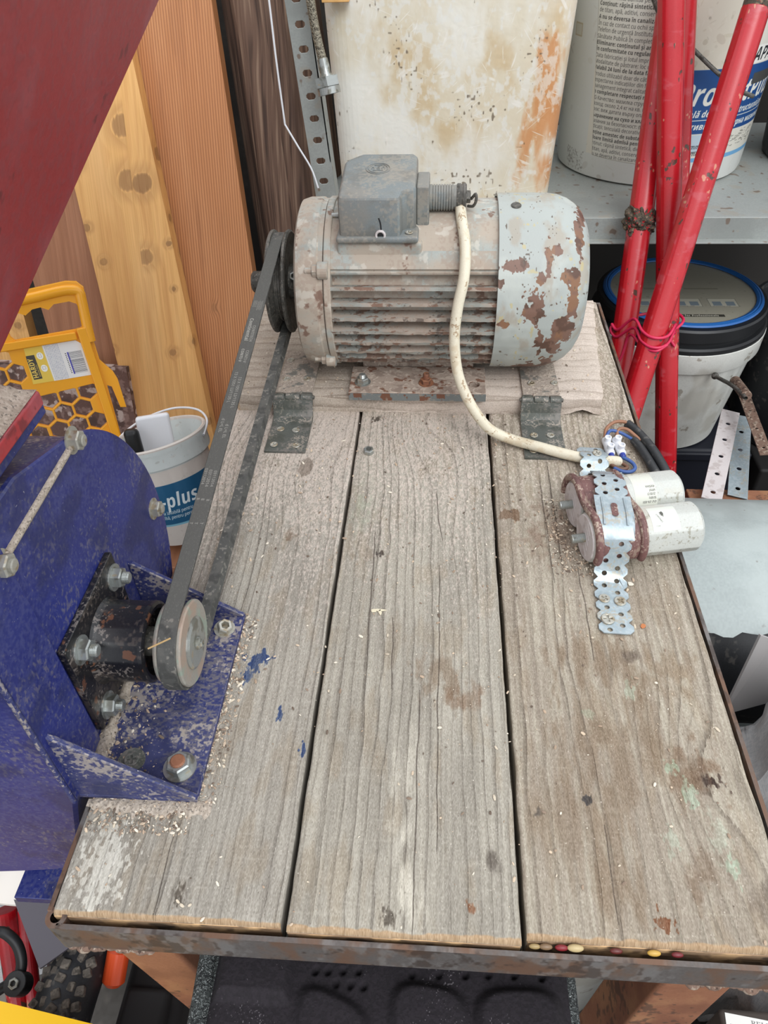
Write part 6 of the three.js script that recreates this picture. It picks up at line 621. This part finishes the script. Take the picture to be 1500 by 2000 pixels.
    const r = rng(5); g.fillStyle = '#8088a4'; for (let i = 0; i < 46; i++) for (let j = 0; j < 9; j++) { g.globalAlpha = 0.6; g.fillRect(186 + j * 13 + 2, 22 + i * 7.4, 9, 2 + r() * 3); } g.globalAlpha = 1; g.fillStyle = '#303440'; let y = 120; while (y < 330) { const k = 1 + (r() * 4 | 0); g.fillRect(360, y, 110, k); y += k + 2 + r() * 4; } g.fillStyle = '#5050b0'; g.fillRect(350, 118, 12, 214); g.fillStyle = '#303440'; for (let i = 0; i < 12; i++) g.fillRect(332, 124 + i * 17, 10, 8); });
  { const q = [[-0.0975, -0.0625], [-0.0150, -0.0685], [-0.0118, -0.023], [-0.0225, -0.0125], [-0.0925, -0.0075]]; const sh2 = new THREE.ShapeGeometry(poly(q)), P2 = sh2.attributes.position, U2 = sh2.attributes.uv; for (let i = 0; i < P2.count; i++) U2.setXY(i, (P2.getX(i) + 0.0975) / 0.0865, (P2.getY(i) + 0.0685 - (P2.getX(i) + 0.055) * -0.06) / 0.06); part(t, 'paper_label', place(sh2.translate(0, 0, 0.0016), O, e1, e2), std({ map: lab, roughness: 0.55, side: THREE.DoubleSide }), { uv: true }); } }
{ const q = [V(-0.70, -0.719, -0.715), V(-0.485, -0.719, -0.715), V(-0.508, -0.172, -0.905), V(-0.745, -0.165, -0.907)]; solo('splattered_board', 'dark brown board splattered with whitewash behind the yellow grid', 'board', slab(q, 0.02), grunge({ size: 0.16, res: 512, base: 0x6a5048, layers: [{ c: 0x54403a, f: [5, 5], t: 0.55, s: 0.1 }, { c: 0xcabab2, f: [8, 8], o: 6, t: 0.565, s: 0.03, a: 0.85 }, { c: 0x9a8078, f: [14, 14], o: 4, t: 0.6, s: 0.06, a: 0.6 }], rough: 0.8, bump: 0.001 })); }
solo('wooden_stand', 'plain wooden stand under the small pail behind the mill', 'stand', [bx(-0.47, -0.29, -0.357, -0.345, -0.775, -0.61, 0.002), bx(-0.45, -0.31, -DROP, -0.357, -0.715, -0.62, 0.004)], M.pineOrange);
{ const c = V(-0.368, -0.3265, -0.681), h = 0.158, t = thing('paint_pail', 'small white pail with a teal label behind the blue mill', 'pail', [c.x, c.y, c.z]);
  const W = 1536, H = 512, X = (d) => (d / 360 + 0.5) * W, Yp = (y) => (1 - y / h) * H;
  const tex = canvasTex(W, H, (g) => { g.fillStyle = '#cfd6d4'; g.fillRect(0, 0, W, H); g.fillStyle = '#d2cac2'; g.fillRect(0, Yp(0.125), W, H); smudge(g, W, H, 500, 61, ['#b4a89c', '#e0e0dc', '#9a9088', '#8c8478']); g.fillStyle = '#1f5a80'; g.fillRect(X(-70), Yp(0.103), X(75) - X(-70), Yp(0.038) - Yp(0.103)); g.fillStyle = '#7db4c8'; g.fillRect(X(-70), Yp(0.038), X(75) - X(-70), 10); g.fillStyle = '#dfe8ea'; g.font = 'italic bold 96px sans-serif'; g.fillText('Vopsea-plus', X(-82), Yp(0.066)); g.font = 'italic 24px sans-serif'; g.fillText('vopsea lavabilă pentru interior, granule', X(-20), Yp(0.055)); g.fillText('albă, pentru pereţi interiori', X(-10), Yp(0.047)); smudge(g, W, H, 140, 63, ['#e4e4e0', '#7c746a', '#0c3040']); });
  part(t, 'pail_body', cylUV(norm(lathe([[0, 0], [0.056, 0], [0.058, 0.004], [0.0655, 0.128], [0.0705, 0.129], [0.0715, 0.133], [0.0715, 0.150], [0.0735, 0.153], [0.0735, 0.160], [0.0715, 0.162], [0.069, 0.1615], [0.067, 0.158], [0.056, 0.008], [0, 0.006]], c, V(0, 1, 0), 72, 0.6)), c, c.y, h), std({ map: tex, roughness: 0.45 }), { uv: true });
  part(t, 'bail_handle', tube([[0.0735, 0.150, 0.01], [0.070, 0.160, -0.03], [0.045, 0.168, -0.066], [0, 0.172, -0.082], [-0.045, 0.168, -0.066], [-0.070, 0.160, -0.03], [-0.0735, 0.15, 0.01]].map(([x, y, z]) => V(c.x + x, c.y + y, c.z + z)), 0.0018, 50, 8), M.nylon); t.rotation.set(-0.25, 0, 0.2); }
solo('switch_plate', 'white plastic box sticking up out of the small pail', 'box', place(new RoundedBoxGeometry(0.05, 0.12, 0.012, 3, 0.005).translate(0, 0.06, 0), V(-0.4045, -0.272, -0.712), V(0.95, 0, -0.3).normalize(), V(-0.07, 0.95, -0.30).normalize()), M.nylon);
solo('scraper', 'black rounded scraper sticking up out of the small pail', 'scraper', place(new RoundedBoxGeometry(0.022, 0.12, 0.018, 4, 0.008).translate(0, 0.06, 0), V(-0.424, -0.276, -0.684), V(0.97, 0, -0.2).normalize(), V(-0.10, 0.95, -0.25).normalize()), M.black2);

// ---------------------------------------------------------------- under and beside the bench
{ const t = thing('seat_cushion', 'black moulded seat cushion with a fuzzy edge lying under the bench', 'cushion', [-0.01, -0.125, -0.08]);
  const X0 = -0.1335, X1 = 0.1155, nx = 190, nz = 190, S = -0.083, g = new THREE.PlaneGeometry(X1 - X0, 0.28, nx, nz).rotateX(-Math.PI / 2).translate((X0 + X1) / 2, 0, -0.07), p = g.attributes.position; for (let i = 0; i < p.count; i++) { const x = p.getX(i), z = p.getZ(i); const ed = Math.min(x - X0, X1 - x, z + 0.21, 0.07 - z); let y = S - Math.pow(Math.max(0, 0.018 - ed), 1.5) * 7;
    const panel = (x0, x1, z0, z1, hh, r) => hh * sst(0, r, Math.min(x - x0, x1 - x, z - z0, z1 - z)); y += panel(-0.126, -0.0708, -0.20, 0.0195, 0.0085, 0.007);
    const wing = (cx, cz, rx, rz, hh, sk) => { const dx = (x - cx) / rx, dz = (z - cz - sk * (x - cx)) / rz, q = Math.pow(Math.pow(Math.abs(dx), 3) + Math.pow(Math.abs(dz), 3), 1 / 3); return hh * sst(1.06, 0.74, q); }; y += wing(0.0175, 0.020, 0.026, 0.0185, 0.008, 0.1) + wing(0.0745, 0.019, 0.029, 0.0185, 0.008, -0.05) + wing(-0.043, 0.030, 0.026, 0.020, 0.007, 0.35);
    for (const [dx, dz] of [[-0.0584, -0.0017], [-0.0500, -0.0022], [-0.0400, -0.0028], [-0.0296, -0.0033], [-0.0440, 0.0049], [-0.0345, 0.0051], [-0.0255, 0.0054], [0.0059, -0.0029], [0.0235, -0.0039], [0.0410, -0.0049], [0.0560, -0.0057], [0.0730, -0.0064], [0.0910, -0.0061]]) { const q = Math.hypot(x - dx, z - dz); y -= 0.005 * sst(0.0028, 0.0008, q); } p.setY(i, y); } g.computeVertexNormals(); for (let i = 0; i < g.attributes.uv.count; i++) g.attributes.uv.setXY(i, p.getX(i), p.getZ(i));
  part(t, 'cushion_top', g, M.cushion, { uv: true }); part(t, 'cushion_side', bx(X0, X1, -0.1255, -0.091, -0.21, 0.07, 0.008, 3), M.pile);
  part(t, 'fuzzy_edge', tube([V(X1 - 0.002, -0.096, 0.068), V(-0.02, -0.096, 0.070), V(-0.112, -0.096, 0.066), V(-0.129, -0.095, 0.050), V(-0.1335, -0.094, 0.01), V(-0.1345, -0.094, -0.10), V(-0.132, -0.094, -0.20)], 0.0068, 120, 12), M.pile); }
part(bench, 'lower_shelf', bx(-0.15, 0.15, -0.138, -0.126, -0.752, -0.06, 0.002), M.pineOrange);
{ const t = thing('child_bicycle', 'small bicycle with a knobbly tyre and dark mudguard standing left of the bench', 'bicycle', [-0.33, -DROP, -0.06]); const cx = -0.314, cy = -0.499, cz = -0.03, R = 0.190;
  part(t, 'tyre', new THREE.TorusGeometry(R, 0.027, 16, 90).rotateY(Math.PI / 2).translate(cx, cy, cz), M.black3); const kn = [], r = rng(4); for (let i = 0; i < 110; i++) for (const k of [-0.019, -0.0095, 0, 0.0095, 0.019]) { const a = (i + r() * 0.3) / 110 * Math.PI * 2 + (Math.abs(k) > 0.005 ? 0.03 : 0); kn.push(new RoundedBoxGeometry(0.0072 + r() * 0.002, 0.007, 0.0068 + r() * 0.002, 1, 0.0012).rotateY(r() * 1.2 - 0.6).translate(k + (r() - 0.5) * 0.002, R + 0.0255 - Math.abs(k) * 0.38, 0).rotateX(a).translate(cx, cy, cz)); } part(t, 'tyre_knobs', kn, M.knob, { kind: 'stuff' });
  part(t, 'mudguard', slab([V(-0.334, -0.2765, -0.0445), V(-0.2945, -0.268, -0.0745), V(-0.345, -0.262, -0.096), V(-0.376, -0.262, -0.0965)], 0.004), plain(0x4a464e, 0.4));
  part(t, 'mudguard_stay', [tube([V(-0.345, -0.268, -0.094), V(-0.35, -0.35, -0.06), V(-0.348, -0.495, -0.03), V(-0.33, -0.499, -0.03)], 0.003, 40, 8), cyl(V(-0.352, -0.499, -0.03), V(-0.276, -0.499, -0.03), 0.012, 20)], M.black2);
  part(t, 'frame_tube', cyl(V(-0.408, -0.315, -0.105), V(-0.378, -0.46, 0.02), 0.011, 20), M.post); part(t, 'frame_tube', cyl(V(-0.386, -0.31, -0.105), V(-0.367, -0.46, 0.02), 0.007, 20), M.post);
  part(t, 'brake_arm', tube([V(-0.41, -0.30, -0.075), V(-0.385, -0.285, -0.075), V(-0.368, -0.29, -0.065), V(-0.362, -0.30, -0.047), V(-0.385, -0.31, -0.030)], 0.005, 40, 10), M.black2); part(t, 'brake_pivot', [cyl(V(-0.360, -0.31, -0.040), V(-0.360, -0.293, -0.036), 0.0105, 24)], M.black2); part(t, 'pivot_bolt', hexNut(V(-0.360, -0.293, -0.036), V(0, 1, 0.3), 0.005, 0.003), M.zinc); }
solo('hand_tool', 'bright orange gripped tool pointing down left of the rusty leg', 'tool', [cyl(V(-0.2755, -0.30, -0.074), V(-0.2785, -0.32, -0.046), 0.0105, 24, 0.004), cyl(V(-0.273, -0.29, -0.09), V(-0.268, -0.27, -0.12), 0.008, 16)], plain(0xc8481e, 0.4));
solo('tool_bag', 'black tool bag on the floor beside the bicycle tyre', 'bag', [bx(-0.276, -0.215, -DROP, -0.34, -0.12, 0.12, 0.012, 3), bx(-0.268, -0.225, -0.35, -0.328, -0.05, 0.03, 0.006)], plain(0x1d1b1c, 0.7));
solo('yellow_beam', 'bright yellow plastic beam at the lower left corner', 'beam', slab([V(-0.46, -0.24, 0.06), V(-0.17, -0.24, 0.075), V(-0.17, -0.24, 0.014), V(-0.46, -0.24, -0.026)], 0.03), M.yellow);
{ const blob = (g, f) => { const p = g.attributes.position; for (let i = 0; i < p.count; i++) { const q = f(p.getX(i), p.getY(i), p.getZ(i)); p.setXYZ(i, ...q); } g.computeVertexNormals(); return g; };
  solo('white_sack', 'pale filled sack under the mill outlet, left of the bench corner', 'sack', blob(new THREE.SphereGeometry(1, 80, 50), (x, y, z) => { const n = 1 + (vn(x * 3 + 20, z * 3 + y * 2 + 20, 99, 99, 91) - 0.5) * 0.2; return [-0.535 + x * 0.145 * n, -0.50 + y * 0.215 * n, -0.22 + z * 0.125 * n]; }), M.sack, { uv: true });
  solo('white_cloth', 'white cloth spread over the sack and bicycle behind the blue outlet lip', 'cloth', blob(new THREE.BoxGeometry(0.32, 0.004, 0.20, 60, 1, 40), (x, y, z) => [-0.435 + x, -0.272 + y + (vn(x * 22 + 20, z * 16 + 20, 99, 99, 93) - 0.5) * 0.018, -0.195 + z + (vn(x * 14 + 9, 3.5, 99, 99, 94) - 0.5) * 0.02]), plain(0xe6e0d8, 0.7)); }
{ const c = V(0.185, -DROP, -0.225); const t = thing('paint_pail', 'white pail on the floor behind the right rusty leg', 'pail', [c.x, c.y, c.z]); part(t, 'pail_body', pailWall(c, 0.085, 0.096, 0.27, 0.02), M.white); part(t, 'pail_lid', lathe([[0, 0], [0.0975, 0], [0.1025, 0.002], [0.1025, 0.010], [0.096, 0.012], [0.091, 0.008], [0, 0.008]], V(c.x, c.y + 0.2705, c.z), V(0, 1, 0), 64), M.capEnd); }
{ const t = thing('cardboard_box', 'dark box with a white printed label at the lower right corner', 'box', [0.37, -DROP, -0.03]); part(t, 'box_body', bx(0.275, 0.50, -DROP, -0.302, -0.055, 0.14, 0.004), plain(0x3c342e, 0.8)); const lab = canvasTex(256, 96, (g, w, h) => { g.fillStyle = '#dcdad4'; g.fillRect(0, 0, w, h); g.fillStyle = '#3a3a3c'; g.font = '40px serif'; g.fillText('RELLI', 128, 50); g.fillRect(20, 70, 180, 3); }); const q = new THREE.PlaneGeometry(0.042, 0.011).rotateX(-Math.PI / 2).rotateY(-0.12).translate(0.300, -0.3015, -0.0435); part(t, 'paper_label', q, std({ map: lab, roughness: 0.6, side: THREE.DoubleSide }), { uv: true }); }

// ---------------------------------------------------------------- everything was measured from the table top: set it on the floor
for (const o of scene.children) if (!o.isDirectionalLight && o !== sun.target) o.position.y += DROP;
sun.position.y += DROP; sun.target.position.y += DROP;
camera.position.y += DROP;
renderer.render(scene, camera);
